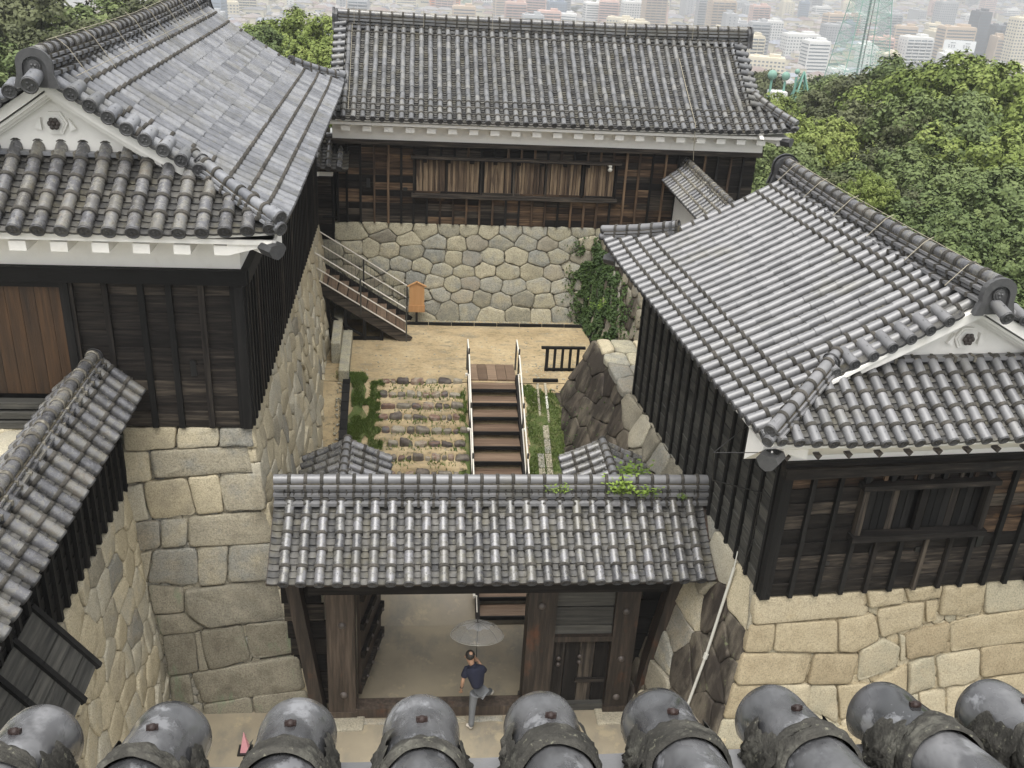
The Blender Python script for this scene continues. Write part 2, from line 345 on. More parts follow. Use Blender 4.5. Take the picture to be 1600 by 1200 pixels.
# ------------------------------------------------------------------ roof tiles
def round_tile(r, L, collar=False, eave=False, tm='tile_gate', nseg=9, mm='mortar', up0=.55):
    b = MB(); a0 = -32
    def ring(y, rr, up=up0):
        return [(rr*math.cos(math.radians(a0+(180-2*a0)*k/nseg)), y, rr*math.sin(math.radians(a0+(180-2*a0)*k/nseg))+r*up) for k in range(nseg+1)]
    def tubes(rs, mi):
        V = sum(rs, []); n = nseg+1
        b.add(V, [(i*n+k, i*n+k+1, (i+1)*n+k+1, (i+1)*n+k) for i in range(len(rs)-1) for k in range(nseg)], mi, True)
    tubes([ring(-.006, r), ring(L+.01, r*.93)], 0)
    b.add(ring(-.006, r), [tuple(range(nseg, -1, -1))], 0)
    if collar:
        tubes([ring(L-.05, r*1.02), ring(L-.045, r*1.16), ring(L+.008, r*1.16), ring(L+.016, r*1.0)], 1)
    if eave:
        n = 14
        def circ(y, rr): return [(rr*math.cos(2*PI*k/n), y, rr*math.sin(2*PI*k/n)+r*.42) for k in range(n)]
        R = [circ(.02, r*1.02), circ(-.03, r*1.08), circ(-.036, r*.9), circ(-.02, r*.82)]
        V = sum(R, [])
        b.add(V, [(i*n+k, (i+1)*n+k, (i+1)*n+(k+1) % n, i*n+(k+1) % n) for i in range(3) for k in range(n)], 2, True)
        b.add(circ(-.02, r*.82), [tuple(range(n))], 2)
        for k in range(3):   # three-comma crest
            t = 2*PI*k/3
            b.ball((r*.33*math.cos(t), -.024, r*.42+r*.33*math.sin(t)), r*.2, 2, 6, 4, (1, .5, 1))
        b.add([(r*.12*math.cos(2*PI*k/6), L*.45+r*.12*math.sin(2*PI*k/6), r*1.57) for k in range(6)], [tuple(range(6))], 2)
    return b.mesh('round_tile', [M[tm], M[mm], M['tile_dark']])

def pan_tile(w, L, tm, n=4, dep=.035, lip=.028):
    b = MB()
    xs = [-w/2+w*i/n for i in range(n+1)]
    zz = [dep*(2*x/w)**2 for x in xs]
    A = [(x, 0, z+lip) for x, z in zip(xs, zz)]; B = [(x, L+.02, z) for x, z in zip(xs, zz)]; C = [(x, 0, z-.012) for x, z in zip(xs, zz)]
    m = n+1
    b.add(A+B, [(i, i+1, m+i+1, m+i) for i in range(n)], 0, True)
    b.add(A+C, [(i, m+i, m+i+1, i+1) for i in range(n)], 2, False)  # lip faces in dark tile colour paint the shadow lines of the gaps
    return b.mesh('pan_tile', [M['pan_shaded'], M['mortar'], M['tile_dark']])

class Slope:
    def __init__(s, O, A, W, s0, c, length, lift=.12, liftlen=2.2, l0=True, l1=True):
        s.O = Vector(O); s.A = Vector(A).normalized(); s.W = Vector(W).normalized(); s.s0 = s0; s.c = c
        s.len = length; s.lift = lift; s.ll = liftlen; s.l0 = l0; s.l1 = l1
    def z(s, a, w):
        z = s.s0*w+s.c*w*w; q = 0
        if s.l0: q += max(0, 1-a/s.ll)**2
        if s.l1: q += max(0, 1-(s.len-a)/s.ll)**2
        return z+s.lift*q*max(0, 1-w/2.5)
    def pt(s, a, w, up=0): return s.O+s.A*a+s.W*w+Vector((0, 0, s.z(a, w)+up))
    def frame(s, a, w):
        e = .05
        T = (s.pt(a, w+e)-s.pt(a, w-e)).normalized(); X = (s.pt(a+e, w)-s.pt(a-e, w)).normalized()
        N = X.cross(T)
        if N.z < 0: X = -X; N = -N
        N.normalize(); X = T.cross(N)
        return X, T, N
    def mtx(s, a, w, up=0, jit=.0):
        X, T, N = s.frame(a, w)
        p = s.pt(a, w)+N*up
        m = Matrix(((X.x, T.x, N.x, p.x), (X.y, T.y, N.y, p.y), (X.z, T.z, N.z, p.z), (0, 0, 0, 1)))
        if jit: m = m @ Matrix.Rotation(random.gauss(0, jit), 4, 'Z') @ Matrix.Rotation(random.gauss(0, jit*.6), 4, 'X')
        return m

def tile_slope(S, pitch, r, L, Lp, wtop, wbot=lambda a: 0, tm='tile_gate', collar=lambda i, n, a: True, a0=.1, a1=None,
               R=None, Pn=None, mm='mortar', tile_kinds=None, jit=.016):
    """returns (round items, pan items)"""
    plain = round_tile(r, L, False, False, tm); coll = round_tile(r, L, True, False, tm, mm=mm); eav = round_tile(r, L, True, True, tm, mm=mm)
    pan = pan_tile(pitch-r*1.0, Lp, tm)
    R = [] if R is None else R; Pn = [] if Pn is None else Pn
    a = a0; a1 = S.len if a1 is None else a1
    while a <= a1+1e-4:
        wt = wtop(a); w = wbot(a); i = 0
        st = []
        while w < wt-.06:
            st.append(w); X, T, N = S.frame(a, w+.05); w += L*math.hypot(T.x, T.y)
        n = len(st)
        for i, w in enumerate(st):
            me = eav if (i == 0 and wbot(a) < .02) else (coll if collar(i, n, a) else plain)
            R.append((me, S.mtx(a+random.uniform(-.006, .006), w, .022, jit)))
        ap = a+pitch/2
        if ap <= a1+pitch*.6:
            wt = max(wtop(min(ap, S.len)), .0); w = wbot(ap)
            while w < wt:
                X, T, N = S.frame(ap, w+.05)
                Pn.append((pan, S.mtx(ap, w, random.uniform(-.012, -.004), jit))); w += Lp*math.hypot(T.x, T.y)
        a += pitch
    return R, Pn

def deck(S, wtop, parent, a0=0, a1=None, key='dark_x', na=24, nw=8, thick=.09, name='roof_deck', wbot=0.05, drop=.03):
    """boarding under the tiles, following the slope"""
    a1 = S.len if a1 is None else a1; V = []; Fc = []
    for i in range(na+1):
        a = a0+(a1-a0)*i/na; wt = max(wtop(a), wbot+.02)
        for j in range(nw+1):
            p = S.pt(a, wbot+(wt-wbot)*j/nw); V.append(p+Vector((0, 0, -drop)))
    n1 = len(V); V += [v+Vector((0, 0, -thick)) for v in V]
    m = nw+1
    for i in range(na):
        for j in range(nw):
            q = (i*m+j, i*m+j+1, (i+1)*m+j+1, (i+1)*m+j); Fc.append(q); Fc.append(tuple(k+n1 for k in q[::-1]))
    rim = [i*m for i in range(na+1)]+[na*m+j for j in range(1, m)]+[i*m+nw for i in range(na-1, -1, -1)]+[j for j in range(nw-1, 0, -1)]
    for k in range(len(rim)):
        p, q = rim[k], rim[(k+1) % len(rim)]; Fc.append((p, q, q+n1, p+n1))
    return put(name, mesh(name, V, Fc, M[key]), parent)

SLAB = {}
def slab_mesh(hw, h, L, tm, cm):
    k = (hw, h, L, tm, cm)
    if k not in SLAB:
        b = MB(); b.box((0, L/2, h/2), (2*hw, L*.995, h*.62), 0)
        b.box((0, L-.02, h/2), (2*hw+.035, .045, h*.9), 1)
        SLAB[k] = b.mesh('ridge_tile', [M[tm], M[cm], M['tile_dark']])
    return SLAB[k]

def path_frames(P, step):
    """frames every `step` metres along polyline P: (origin, X side, Y along, Z up)"""
    P = [Vector(p) for p in P]; out = []; rest = 0
    for a, b in zip(P[:-1], P[1:]):
        t = (b-a); ln = t.length; t.normalize(); x = t.cross(Vector((0, 0, 1))).normalized(); n = x.cross(t)
        d = rest
        while d < ln-step*.3:
            p = a+t*d; out.append(Matrix(((x.x, t.x, n.x, p.x), (x.y, t.y, n.y, p.y), (x.z, t.z, n.z, p.z), (0, 0, 0, 1)))); d += step
        rest = d-ln
    return out

def ridge(parent, P, layers, step, cap_r, tm, cm='mortar', capm=None, name='ridge_tile', capname='ridge_cap', core=True, limit=300):
    """layers: [(halfwidth, height)] bottom up, then a row of round caps"""
    F = path_frames(P, step); items = []; z = 0
    if core:
        b = MB(); hw = min(l[0] for l in layers)-.03; H = sum(l[1] for l in layers)
        for f in F: b.box((0, step/2, H/2), (2*hw, step*1.001, H), 0, f)
        b.put('ridge_core', M['joint'], parent)
    for hw, h in layers:
        me = slab_mesh(hw, h, step, tm, cm)
        for f in F:
            items.append((me, f @ Matrix.Translation((random.uniform(-.004, .004), random.uniform(-.01, .01), z))))
        z += h
    pieces(name, parent, items, limit, 'far_ridge_tiles')
    cap = round_tile(cap_r, step, True, False, capm or tm, mm=cm)
    pieces(capname, parent, [(cap, f @ Matrix.Translation((0, 0, z-.01))) for f in F], 300, 'far_ridge_caps')
    return z

def onigawara(parent, mw, s=1.0, label=None):
    """arched ridge-end tile with a raised rim and round crest; faces -Y of its frame"""
    b = MB()
    def arch(w, h, n=9, sk=1.25):
        pts = [(-w*sk, 0), (-w, h*.35)]
        for k in range(n+1):
            t = PI-PI*k/n; pts.append((w*math.cos(t)*1.0, h*.62+h*.38*math.sin(t)))
        pts += [(w, h*.35), (w*sk, 0)]
        return pts
    b.prism(arch(.27, .62), 0, .10); o = arch(.30, .66); i = arch(.20, .52, sk=1.0)
    n = len(o); y0, y1 = -.06, .0
    V = [(x, y0, z) for x, z in o]+[(x, y0, z) for x, z in i]+[(x, y1, z) for x, z in o]+[(x, y1, z) for x, z in i]
    Fc = []
    for k in range(n-1):
        Fc += [(k, k+1, n+k+1, n+k), (k, 2*n+k, 2*n+k+1, k+1), (n+k, n+k+1, 3*n+k+1, 3*n+k)]
    b.add(V, Fc)
    for rr, yy in ((.105, -.045), (.075, -.07)):
        b.tube([(0, .0, .36), (0, yy, .36)], rr, 14)
    for k in range(3):
        t = 2*PI*k/3+.4; b.ball((.035*math.cos(t), -.07, .36+.035*math.sin(t)), .026, 0, 6, 4)
    o_ = b.put('ridge_end_tile', M['tile_dark'], parent, mw @ Matrix.Scale(s, 4))
    return o_

def verge(parent, S, a, wl, wh, r, L, out, tm, step=.31, up=.05, limit=300, ofs=.12):
    """round tiles lying across the gable edge: axis along `out`, spaced down the slope"""
    tile = round_tile(r, L, False, True, tm, 10); pan = pan_tile(step-r*1.2, L, tm, 4, .03, .03); it = []; pt = []
    w = wl
    while w < wh:
        X, T, N = S.frame(a, w); Y = (-Vector(out)).normalized(); Z = T.cross(Y) if T.cross(Y).z > 0 else -T.cross(Y); Z.normalize()
        Y = (Y+Z*.18).normalized(); X2 = Y.cross(Z).normalized(); Z = X2.cross(Y)
        p = S.pt(a, w)+Z*up+Vector(out)*ofs
        m = Matrix(((X2.x, Y.x, Z.x, p.x), (X2.y, Y.y, Z.y, p.y), (X2.z, Y.z, Z.z, p.z), (0, 0, 0, 1)))
        it.append((tile, m)); p2 = S.pt(a, w+step*.45)+Z*(up-.03)+Vector(out)*ofs
        m2 = m.copy(); m2.translation = p2; pt.append((pan, m2))
        w += step*math.hypot(T.x, T.y)
    pieces('verge_tile', parent, it, limit, 'far_verge_tiles'); pieces('verge_pan', parent, pt, limit, 'far_verge_pans')

# ------------------------------------------------------------------ timber walls
def frame_m(O, U, N=None):
    """frame: X along U, Y into the wall, Z up"""
    U = Vector(U).normalized(); Z = Vector((0, 0, 1)); Y = Z.cross(U)
    O = Vector(O)
    return Matrix(((U.x, Y.x, 0, O.x), (U.y, Y.y, 0, O.y), (U.z, Y.z, 1, O.z), (0, 0, 0, 1)))

def clad(parent, F, width, height, row, battens, bkey, tkey, holes=(), bw=.07, bd=.05, seg=(2, 4), boards=True, tk2=None, lap=.018, zones=None, gap_z=None, p2=.25):
    """lapped horizontal boards between vertical battens; holes = [(u0,u1,z0,z1)] kept free"""
    z = 0; edges = [0]+list(battens)+[width]; edges = sorted(set(round(e, 3) for e in edges))
    ri = 0
    while z < height-.02:
        h = min(row*random.uniform(.92, 1.08), height-z); i = 0
        while i < len(edges)-1:
            k = min(len(edges)-1, i+random.randint(*seg)); u0, u1 = edges[i], edges[k]
            ext = [(u0, u1)]
            for (a, b, c, d) in holes:
                if z+h*.5 > c and z+h*.5 < d:
                    ne = []
                    for (p, q) in ext:
                        if b <= p or a >= q: ne.append((p, q)); continue
                        if a > p: ne.append((p, a))
                        if b < q: ne.append((b, q))
                    ext = ne
            for (p, q) in ext:
                if q-p < .05: continue
                key = bkey
                if zones:
                    for (a, b, c, d, kk, pr) in zones:
                        if a <= (p+q)/2 <= b and c <= z <= d and random.random() < pr: key = kk
                rot = Matrix.Rotation(math.atan2(lap, h), 4, 'X') @ Matrix.Rotation(random.gauss(0, .0018), 4, 'Y')
                box(parent, 'board', key, ((p+q)/2, -.02+random.uniform(-.003, .003), z+h/2), (q-p-.008, .022, h+.012), F, rot)
            i = k
        z += h; ri += 1
    for u in battens:
        zs = [(0, height)]
        for (a, b, c, d) in holes:
            if a-.01 < u < b+.01:
                ne = []
                for (p, q) in zs:
                    if d <= p or c >= q: ne.append((p, q)); continue
                    if c > p: ne.append((p, c))
                    if d < q: ne.append((d, q))
                zs = ne
        for (p, q) in zs:
            if q-p > .08:
                box(parent, 'batten', (tk2 if tk2 and random.random() < p2 else tkey), (u, -.02-bd/2-.012, (p+q)/2), (bw*random.uniform(.9, 1.1), bd, q-p), F, Matrix.Rotation(random.gauss(0, .003), 4, 'Y'))

# ------------------------------------------------------------------ stone facing
def clip(poly, px_, py_, nx, ny):
    out = []; n = len(poly)
    for i in range(n):
        a = poly[i]; b = poly[(i+1) % n]
        da = (a[0]-px_)*nx+(a[1]-py_)*ny; db = (b[0]-px_)*nx+(b[1]-py_)*ny
        if da <= 0: out.append(a)
        if (da < 0 < db) or (db < 0 < da):
            t = da/(da-db); out.append((a[0]+(b[0]-a[0])*t, a[1]+(b[1]-a[1])*t))
    return out

def voronoi(seeds, region, ay=1.0):
    """cells of seeds inside the convex region; ay stretches the metric"""
    S = [(x, y*ay) for x, y in seeds]; Rg = [(x, y*ay) for x, y in region]; cells = []
    arr = np.array(S)
    for i, s in enumerate(S):
        poly = Rg; d = ((arr-np.array(s))**2).sum(1); order = np.argsort(d)[1:22]
        for j in order:
            o = S[j]; nx, ny = o[0]-s[0], o[1]-s[1]
            if nx == 0 and ny == 0: continue
            poly = clip(poly, (s[0]+o[0])/2, (s[1]+o[1])/2, nx, ny)
            if len(poly) < 3: break
        if len(poly) >= 3: cells.append([(x, y/ay) for x, y in poly])
    return cells

def area(p): return abs(sum(p[i][0]*p[(i+1) % len(p)][1]-p[(i+1) % len(p)][0]*p[i][1] for i in range(len(p))))/2

def stone(poly, fn, key, gap=.012, bulge=.05, rnd=.35, depth=.12, tilt=.02, jag=.012):
    """rounded block over polygon (u,v); fn(u,v,h) -> world point"""
    n = len(poly); cx = sum(p[0] for p in poly)/n; cy = sum(p[1] for p in poly)/n
    # drop tiny edges
    q = [poly[i] for i in range(n) if math.hypot(poly[i][0]-poly[i-1][0], poly[i][1]-poly[i-1][1]) > .04]
    if len(q) < 3: return None
    # corner rounding
    out = []
    for i in range(len(q)):
        a, b, c = q[i-1], q[i], q[(i+1) % len(q)]
        la = math.hypot(a[0]-b[0], a[1]-b[1]); lc = math.hypot(c[0]-b[0], c[1]-b[1]); t = min(.09, la*rnd, lc*rnd)
        pa = (b[0]+(a[0]-b[0])*t/la, b[1]+(a[1]-b[1])*t/la); pc = (b[0]+(c[0]-b[0])*t/lc, b[1]+(c[1]-b[1])*t/lc)
        m = (b[0]*.4+(pa[0]+pc[0])*.3, b[1]*.4+(pa[1]+pc[1])*.3)
        out += [pa, m, pc]
        if lc > .3:
            k = 2 if lc < .7 else 3
            for e in range(1, k):
                f = e/k; out.append((pc[0]+(c[0]-b[0])*f*(1-2*t/lc)+random.gauss(0, jag), pc[1]+(c[1]-b[1])*f*(1-2*t/lc)+random.gauss(0, jag)))
    sz = math.sqrt(area(poly)); m = len(out)
    s = 1-2*gap/max(sz, .1); bz = bulge*min(1, sz/.4)*random.uniform(.7, 1.3)
    tx, ty = random.gauss(0, tilt), random.gauss(0, tilt)
    V = []; rings = [(s, -depth), (s, -.012), (s*.98, bz*.55), (s*.90, bz*.9), (s*.5, bz)]
    for rs, h in rings:
        for (u, v) in out:
            uu = cx+(u-cx)*rs; vv = cy+(v-cy)*rs
            hh = h+((uu-cx)*tx+(vv-cy)*ty if h > 0 else 0)+(random.gauss(0, bz*.09) if h > bz*.5 else 0)
            V.append(fn(uu, vv, hh))
    V.append(fn(cx, cy, bz*1.02)); c = len(V)-1
    Fc = [(i*m+k, i*m+(k+1) % m, (i+1)*m+(k+1) % m, (i+1)*m+k) for i in range(len(rings)-1) for k in range(m)]
    Fc += [((len(rings)-1)*m+k, (len(rings)-1)*m+(k+1) % m, c) for k in range(m)]
    a, b_, d_ = Vector(V[m]), Vector(V[m+m//3]), Vector(V[m+2*m//3])
    nrm = (b_-a).cross(d_-a); outw = Vector(fn(cx, cy, 1))-Vector(fn(cx, cy, 0))
    if nrm.dot(outw) < 0: Fc = [f[::-1] for f in Fc]
    return mesh('stone', V, Fc, M[key], None, True)

def facing(parent, cells, fn, keyf, **k):
    for c in cells:
        if area(c) < .006: continue
        cu = sum(p[0] for p in c)/len(c); cv = sum(p[1] for p in c)/len(c)
        me = stone(c, fn, keyf(cu, cv), **k)
        if me: put('stone', me, parent)

def seeds_rows(u0, u1, v0, v1, su, svv, jit=.28):
    out = []; v = v0+svv/2; row = 0
    while v < v1+svv*.3:
        u = u0+(su/2 if row % 2 else 0)
        while u < u1+su*.5:
            out.append((min(max(u+random.uniform(-jit, jit)*su, u0+.03), u1-.03), min(max(v+random.uniform(-jit, jit)*svv, v0+.03), v1-.02)))
            u += su*random.uniform(.7, 1.35)
        v += svv; row += 1
    return out

def plane_fn(O, U, batter, N):
    O = Vector(O); U = Vector(U).normalized(); N = Vector(N).normalized()
    D = (Vector((0, 0, -1))+N*batter).normalized(); H = (N+Vector((0, 0, batter))).normalized()
    return lambda u, v, h: tuple(O+U*u+D*v+H*h)

def bilinear_fn(A, B, C, D_, N):
    """A top-near, B top-far, C bottom-near, D bottom-far; u in metres along top, v metres down"""
    A, B, C, D_ = map(Vector, (A, B, C, D_)); N = Vector(N).normalized(); lu = (B-A).length; lv = (C-A).length
    def fn(u, v, h):
        s = u/lu; t = v/lv
        return tuple((A*(1-s)+B*s)*(1-t)+(C*(1-s)+D_*s)*t+N*h)
    return fn, lu, lv

def backing(parent, fn, u0, u1, v0, v1, key, nu=20, nv=10, off=-.06, name='rubble_core', su0=0, su1=0):
    V = [fn((u0+su0*(v0+(v1-v0)*j/nv))*(1-i/nu)+(u1+su1*(v0+(v1-v0)*j/nv))*i/nu, v0+(v1-v0)*j/nv, off+random.uniform(-.012, .012)) for i in range(nu+1) for j in range(nv+1)]
    m = nv+1
    Fc = [(i*m+j, (i+1)*m+j, (i+1)*m+j+1, i*m+j+1) for i in range(nu) for j in range(nv)]
    a, b_, c_ = Vector(V[0]), Vector(V[m]), Vector(V[1])
    if (b_-a).cross(c_-a).dot(Vector(fn(u0, v0, 1))-Vector(fn(u0, v0, 0))) < 0: Fc = [f[::-1] for f in Fc]
    return put(name, mesh(name, V, Fc, M[key]), parent)
# stone outlines in wall coordinates (metres along, metres down the face)
LF=[[(-2.24,0.04),(-1.28,0.03),(-1.33,0.45),(-2.25,0.5)],[(-1.27,0.04),(-0.55,0.05),(-0.57,0.41),(-1.31,0.45)],[(-0.54,0.05),(0.05,0.04),(0.06,0.41),(-0.56,0.41)],[(-2.29,0.52),(-1.81,0.51),(-1.78,1.09),(-2.33,1.16)],[(-1.8,0.49),(0.08,0.42),(0.12,0.91),(-1.76,1.01)],[(-2.3,1.18),(-1.97,1.13),(-1.89,1.88),(-2.24,1.92)],[(-1.95,1.09),(-1.17,1.0),(-1.03,1.78),(-1.87,1.87)],[(-1.16,0.99),(-0.6,0.95),(-0.53,1.73),(-1.02,1.78)],[(-0.59,0.95),(0.14,0.93),(0.21,1.66),(-0.52,1.72)],[(-2.24,1.93),(-1.71,1.89),(-1.72,2.44),(-2.17,2.54)],[(-1.7,1.88),(-1.2,1.86),(-1.24,2.4),(-1.71,2.44)],[(-1.19,1.81),(0.23,1.7),(0.28,2.36),(-1.23,2.43)],[(-2.18,2.57),(-1.88,2.5),(-2.05,3.2),(-2.1,2.77)],[(-1.87,2.49),(-1.07,2.44),(-1.08,3.24),(-2.03,3.2)],[(-1.06,2.44),(-0.48,2.4),(-0.56,3.22),(-1.07,3.27)],[(-0.47,2.39),(0.28,2.36),(0.31,3.13),(-0.54,3.19)],[(-2.03,3.23),(-1.36,3.29),(-1.36,3.82),(-1.95,3.85)],[(-1.35,3.33),(0.36,3.13),(0.54,4.03),(-0.95,4.16),(-1.33,3.83)],[(-1.92,3.87),(-1.38,3.83),(-1.01,4.19),(-1.22,4.27),(-1.86,4.32)],[(-1.83,4.32),(-1.22,4.27),(-1.18,5.18),(-1.77,5.24)],[(-1.21,4.27),(-1.12,4.23),(-0.99,5.14),(-1.16,5.18)],[(-1.11,4.2),(-0.3,4.12),(-0.16,4.92),(-0.99,5.14)],[(-0.28,4.1),(0.55,4.03),(0.66,4.75),(-0.15,4.91)],[(-1.74,5.24),(-1.36,5.2),(-1.3,5.9),(-1.75,5.92)],[(-1.35,5.19),(0.67,4.81),(0.79,5.61),(-1.16,5.9)],[(-1.16,5.92),(-0.21,5.72),(-0.12,6.59),(-1.02,6.7)],[(-0.2,5.72),(0.79,5.62),(0.94,6.14),(-0.11,6.57)],[(-1.75,5.93),(-1.18,5.92),(-1.05,6.7),(-1.38,6.73),(-1.66,6.8)],[(-1.36,6.75),(-0.77,6.67),(-0.67,7.3),(-1.31,7.28)],[(-0.76,6.64),(-0.12,6.6),(-0.02,7.32),(-0.66,7.3)],[(-0.11,6.59),(0.96,6.14),(1.03,7.04),(-0.01,7.26)],[(-1.72,6.81),(-1.38,6.76),(-1.33,7.43),(-1.69,7.42)]]
RF=[[(-0.12,0.02),(1.88,0.05),(1.96,0.52),(-0.13,0.52)],[(1.89,0.04),(2.61,0.03),(2.62,0.31),(1.99,0.37)],[(2.61,0.05),(3.32,0.03),(3.32,0.26),(2.71,0.3)],[(3.32,0.03),(4.15,0.02),(4.17,0.64),(3.33,0.62)],[(4.16,0.01),(5.16,-0.0),(5.26,0.54),(4.2,0.64)],[(-0.15,0.53),(0.31,0.53),(0.3,1.07),(-0.23,1.03)],[(0.32,0.52),(1.44,0.56),(1.51,1.17),(0.31,1.07)],[(1.45,0.56),(2.11,0.48),(2.27,0.99),(1.8,1.2),(1.51,1.15)],[(2.18,0.4),(3.03,0.32),(3.05,0.8),(2.3,0.97),(2.16,0.52)],[(3.05,0.31),(3.28,0.3),(3.29,0.7),(3.11,0.73)],[(2.74,0.92),(3.58,0.74),(3.55,1.28),(2.85,1.45)],[(3.59,0.78),(5.26,0.54),(5.39,1.21),(3.68,1.36)],[(-0.24,1.04),(1.07,1.16),(0.96,1.74),(-0.33,1.62)],[(1.08,1.16),(1.93,1.24),(1.84,1.82),(0.99,1.75)],[(1.92,1.17),(2.34,0.96),(2.67,1.14),(2.68,1.56),(1.96,1.8)],[(2.63,0.9),(2.74,0.94),(2.82,1.45),(2.73,1.48)],[(2.89,1.49),(3.37,1.38),(3.5,2.05),(2.95,2.15)],[(3.4,1.41),(4.26,1.33),(4.32,1.93),(3.55,2.07)],[(4.26,1.31),(5.39,1.21),(5.51,1.86),(4.35,1.92)],[(2.23,1.82),(2.88,1.51),(2.94,2.12),(2.66,2.13)],[(-0.34,1.63),(0.18,1.68),(0.22,2.36),(-0.44,2.31)],[(0.2,1.69),(1.1,1.76),(1.1,2.19),(0.27,2.37)],[(1.09,1.77),(1.55,1.81),(1.68,2.61),(1.03,2.24)],[(1.57,1.82),(2.23,1.84),(2.29,2.26),(1.72,2.57)],[(2.96,2.16),(3.17,2.13),(3.23,2.53),(3.02,2.42)],[(3.17,2.11),(3.71,2.08),(3.81,2.71),(3.25,2.59)],[(3.72,2.07),(4.37,1.97),(4.55,2.57),(3.82,2.71)],[(4.38,1.95),(5.51,1.87),(5.66,2.67),(4.56,2.57)],[(-0.48,2.31),(0.22,2.37),(0.24,3.0),(-0.58,2.91)],[(0.23,2.37),(1.1,2.21),(1.16,3.09),(0.25,3.0)],[(1.11,2.24),(1.74,2.62),(1.82,3.16),(1.17,3.09)],[(1.74,2.57),(2.29,2.28),(3.23,2.54),(3.33,3.32),(1.83,3.16)],[(3.25,2.6),(4.55,2.58),(4.77,3.47),(3.35,3.32)],[(4.57,2.58),(5.67,2.68),(5.83,3.58),(4.78,3.47)]]
BW=[(-1.87,0.36),(-1.16,0.12),(-0.48,0.17),(0.32,0.19),(1.05,0.2),(1.69,0.18),(2.25,0.19),(2.92,0.19),(3.67,0.19),(4.48,0.19),(5.29,0.19),(5.99,0.18),(6.71,0.19),(-0.96,0.47),(-0.19,0.52),(0.65,0.59),(1.38,0.57),(1.95,0.56),(2.64,0.5),(3.44,0.52),(4.16,0.57),(4.78,0.56),(5.45,0.47),(6.16,0.52),(6.87,0.54),(-2.46,0.94),(-1.88,0.8),(-1.31,0.82),(-0.8,0.88),(-0.1,0.91),(0.61,1.03),(1.2,1.04),(1.75,1.06),(2.43,0.98),(3.15,0.99),(3.85,1.02),(4.52,0.93),(5.22,0.9),(5.9,0.92),(6.61,0.9),(-2.84,1.4),(-2.44,1.4),(-1.82,1.2),(-1.14,1.29),(-0.37,1.29),(0.26,1.36),(0.91,1.44),(1.52,1.44),(2.19,1.44),(2.87,1.47),(3.62,1.46),(4.35,1.39),(4.93,1.33),(5.57,1.28),(6.36,1.33),(-1.93,1.55),(-1.48,1.68),(-0.59,1.68),(0.03,1.75),(0.64,1.85),(1.18,1.84),(1.7,1.86),(2.34,1.9),(3.05,1.89),(3.86,1.89),(4.66,1.83),(5.31,1.71),(5.88,1.74),(6.54,1.83),(-2.41,1.77),(-1.35,1.85),(-1.62,2.07),(-0.97,2.07),(-0.42,2.13),(0.38,2.21),(0.82,2.27),(1.43,2.26),(2.07,2.32),(2.67,2.35),(3.48,2.34),(4.24,2.4),(4.77,2.33),(5.34,2.22),(5.99,2.27),(-2.79,2.16),(-2.04,2.22),(-1.49,2.49),(-0.8,2.48),(-0.17,2.54),(0.46,2.6),(1.09,2.66),(1.72,2.65),(2.46,2.74),(3.22,2.78),(4.04,2.82),(4.65,2.75),(5.22,2.73),(5.73,2.64),(6.39,2.78),(-2.32,2.79),(-1.63,2.96),(-1.07,2.95),(-0.52,2.97),(0.08,2.93),(6.2,3.15)]
V3 = Vector
# ------------------------------------------------------------------ the ground
def sheet(name, key, xs, ys, zf, kind='structure', amp=0.0):
    V = [(x, y, zf(x, y)+(amp*noise.noise(V3((x*1.3, y*1.3, 0))) if amp else 0)) for x in xs for y in ys]; m = len(ys)
    Fc = [(i*m+j, (i+1)*m+j, (i+1)*m+j+1, i*m+j+1) for i in range(len(xs)-1) for j in range(m-1)]
    return put(name, mesh(name, V, Fc, M[key], None, True), None, None, kind=kind)
def lin(a, b, n): return [a+(b-a)*i/n for i in range(n+1)]
def slope_z(y): return min(3.0, max(0.0, 3.0*(y-17.7)/6.5))
ROWS = [24.30, 23.84, 23.48, 23.14, 22.74, 22.35, 21.94, 21.5, 21.1, 20.7, 20.3, 19.9, 19.5, 19.1]
sheet('forecourt', 'paving', lin(-9, 14, 46), lin(3, 17.72, 30), lambda x, y: 0.0, amp=.01)
sheet('lower_bank', 'paving', lin(-3.6, 6.5, 60), lin(17.72, 20.0, 24), lambda x, y: slope_z(y)-.02+(-.05 if 1.5 < x < 2.9 else 0), amp=.02)
def bank_z(x, y):
    z = slope_z(y)-.02+(-.05 if 1.5 < x < 2.9 else 0)
    if -1.05 < x < 1.4:
        for a, b in zip(ROWS[:-1], ROWS[1:]):
            if b <= y < a:
                f = (y-b)/(a-b); z = slope_z(b)+(slope_z(a)-slope_z(b))*(min(1, f*5)*.82+f*.18)-.03; break
    return z
sheet('stair_bank', 'sand', lin(-3.6, 6.5, 84), lin(20.0, 24.25, 150), bank_z, amp=.04)
sheet('courtyard', 'sand', lin(-3.6, 7, 60), lin(24.25, 29.4, 40), lambda x, y: 3.0, amp=.02)
TERX, TERY = 3, 22
def terr(x, y):
    # castle hill: flat top hidden by the walls, then falling to the plain
    dx = max(0, abs(x-3)-11); dy = max(0, abs(y-17)-17)
    d = math.hypot(dx, dy)
    z = -1.0-.28*d if d < 60 else -17.8-.36*(d-60)
    ridge_ = 9.5*math.exp(-((x-40)/26)**2-((y-66)/26)**2)+5*math.exp(-((x-62)/20)**2-((y-52)/30)**2)+11*math.exp(-((x+30)/18)**2-((y-75)/20)**2)
    return max(-120.3, z+ridge_+1.5*noise.noise(V3((x*.03, y*.03, 0)))*min(1, d/20))
def hill():
    n = 90; c = [math.copysign(abs(t)**1.9, t)*420 for t in lin(-1, 1, n)]
    sheet('castle_hill', 'hill', [TERX+v for v in c], [TERY+v for v in c], terr)
hill()

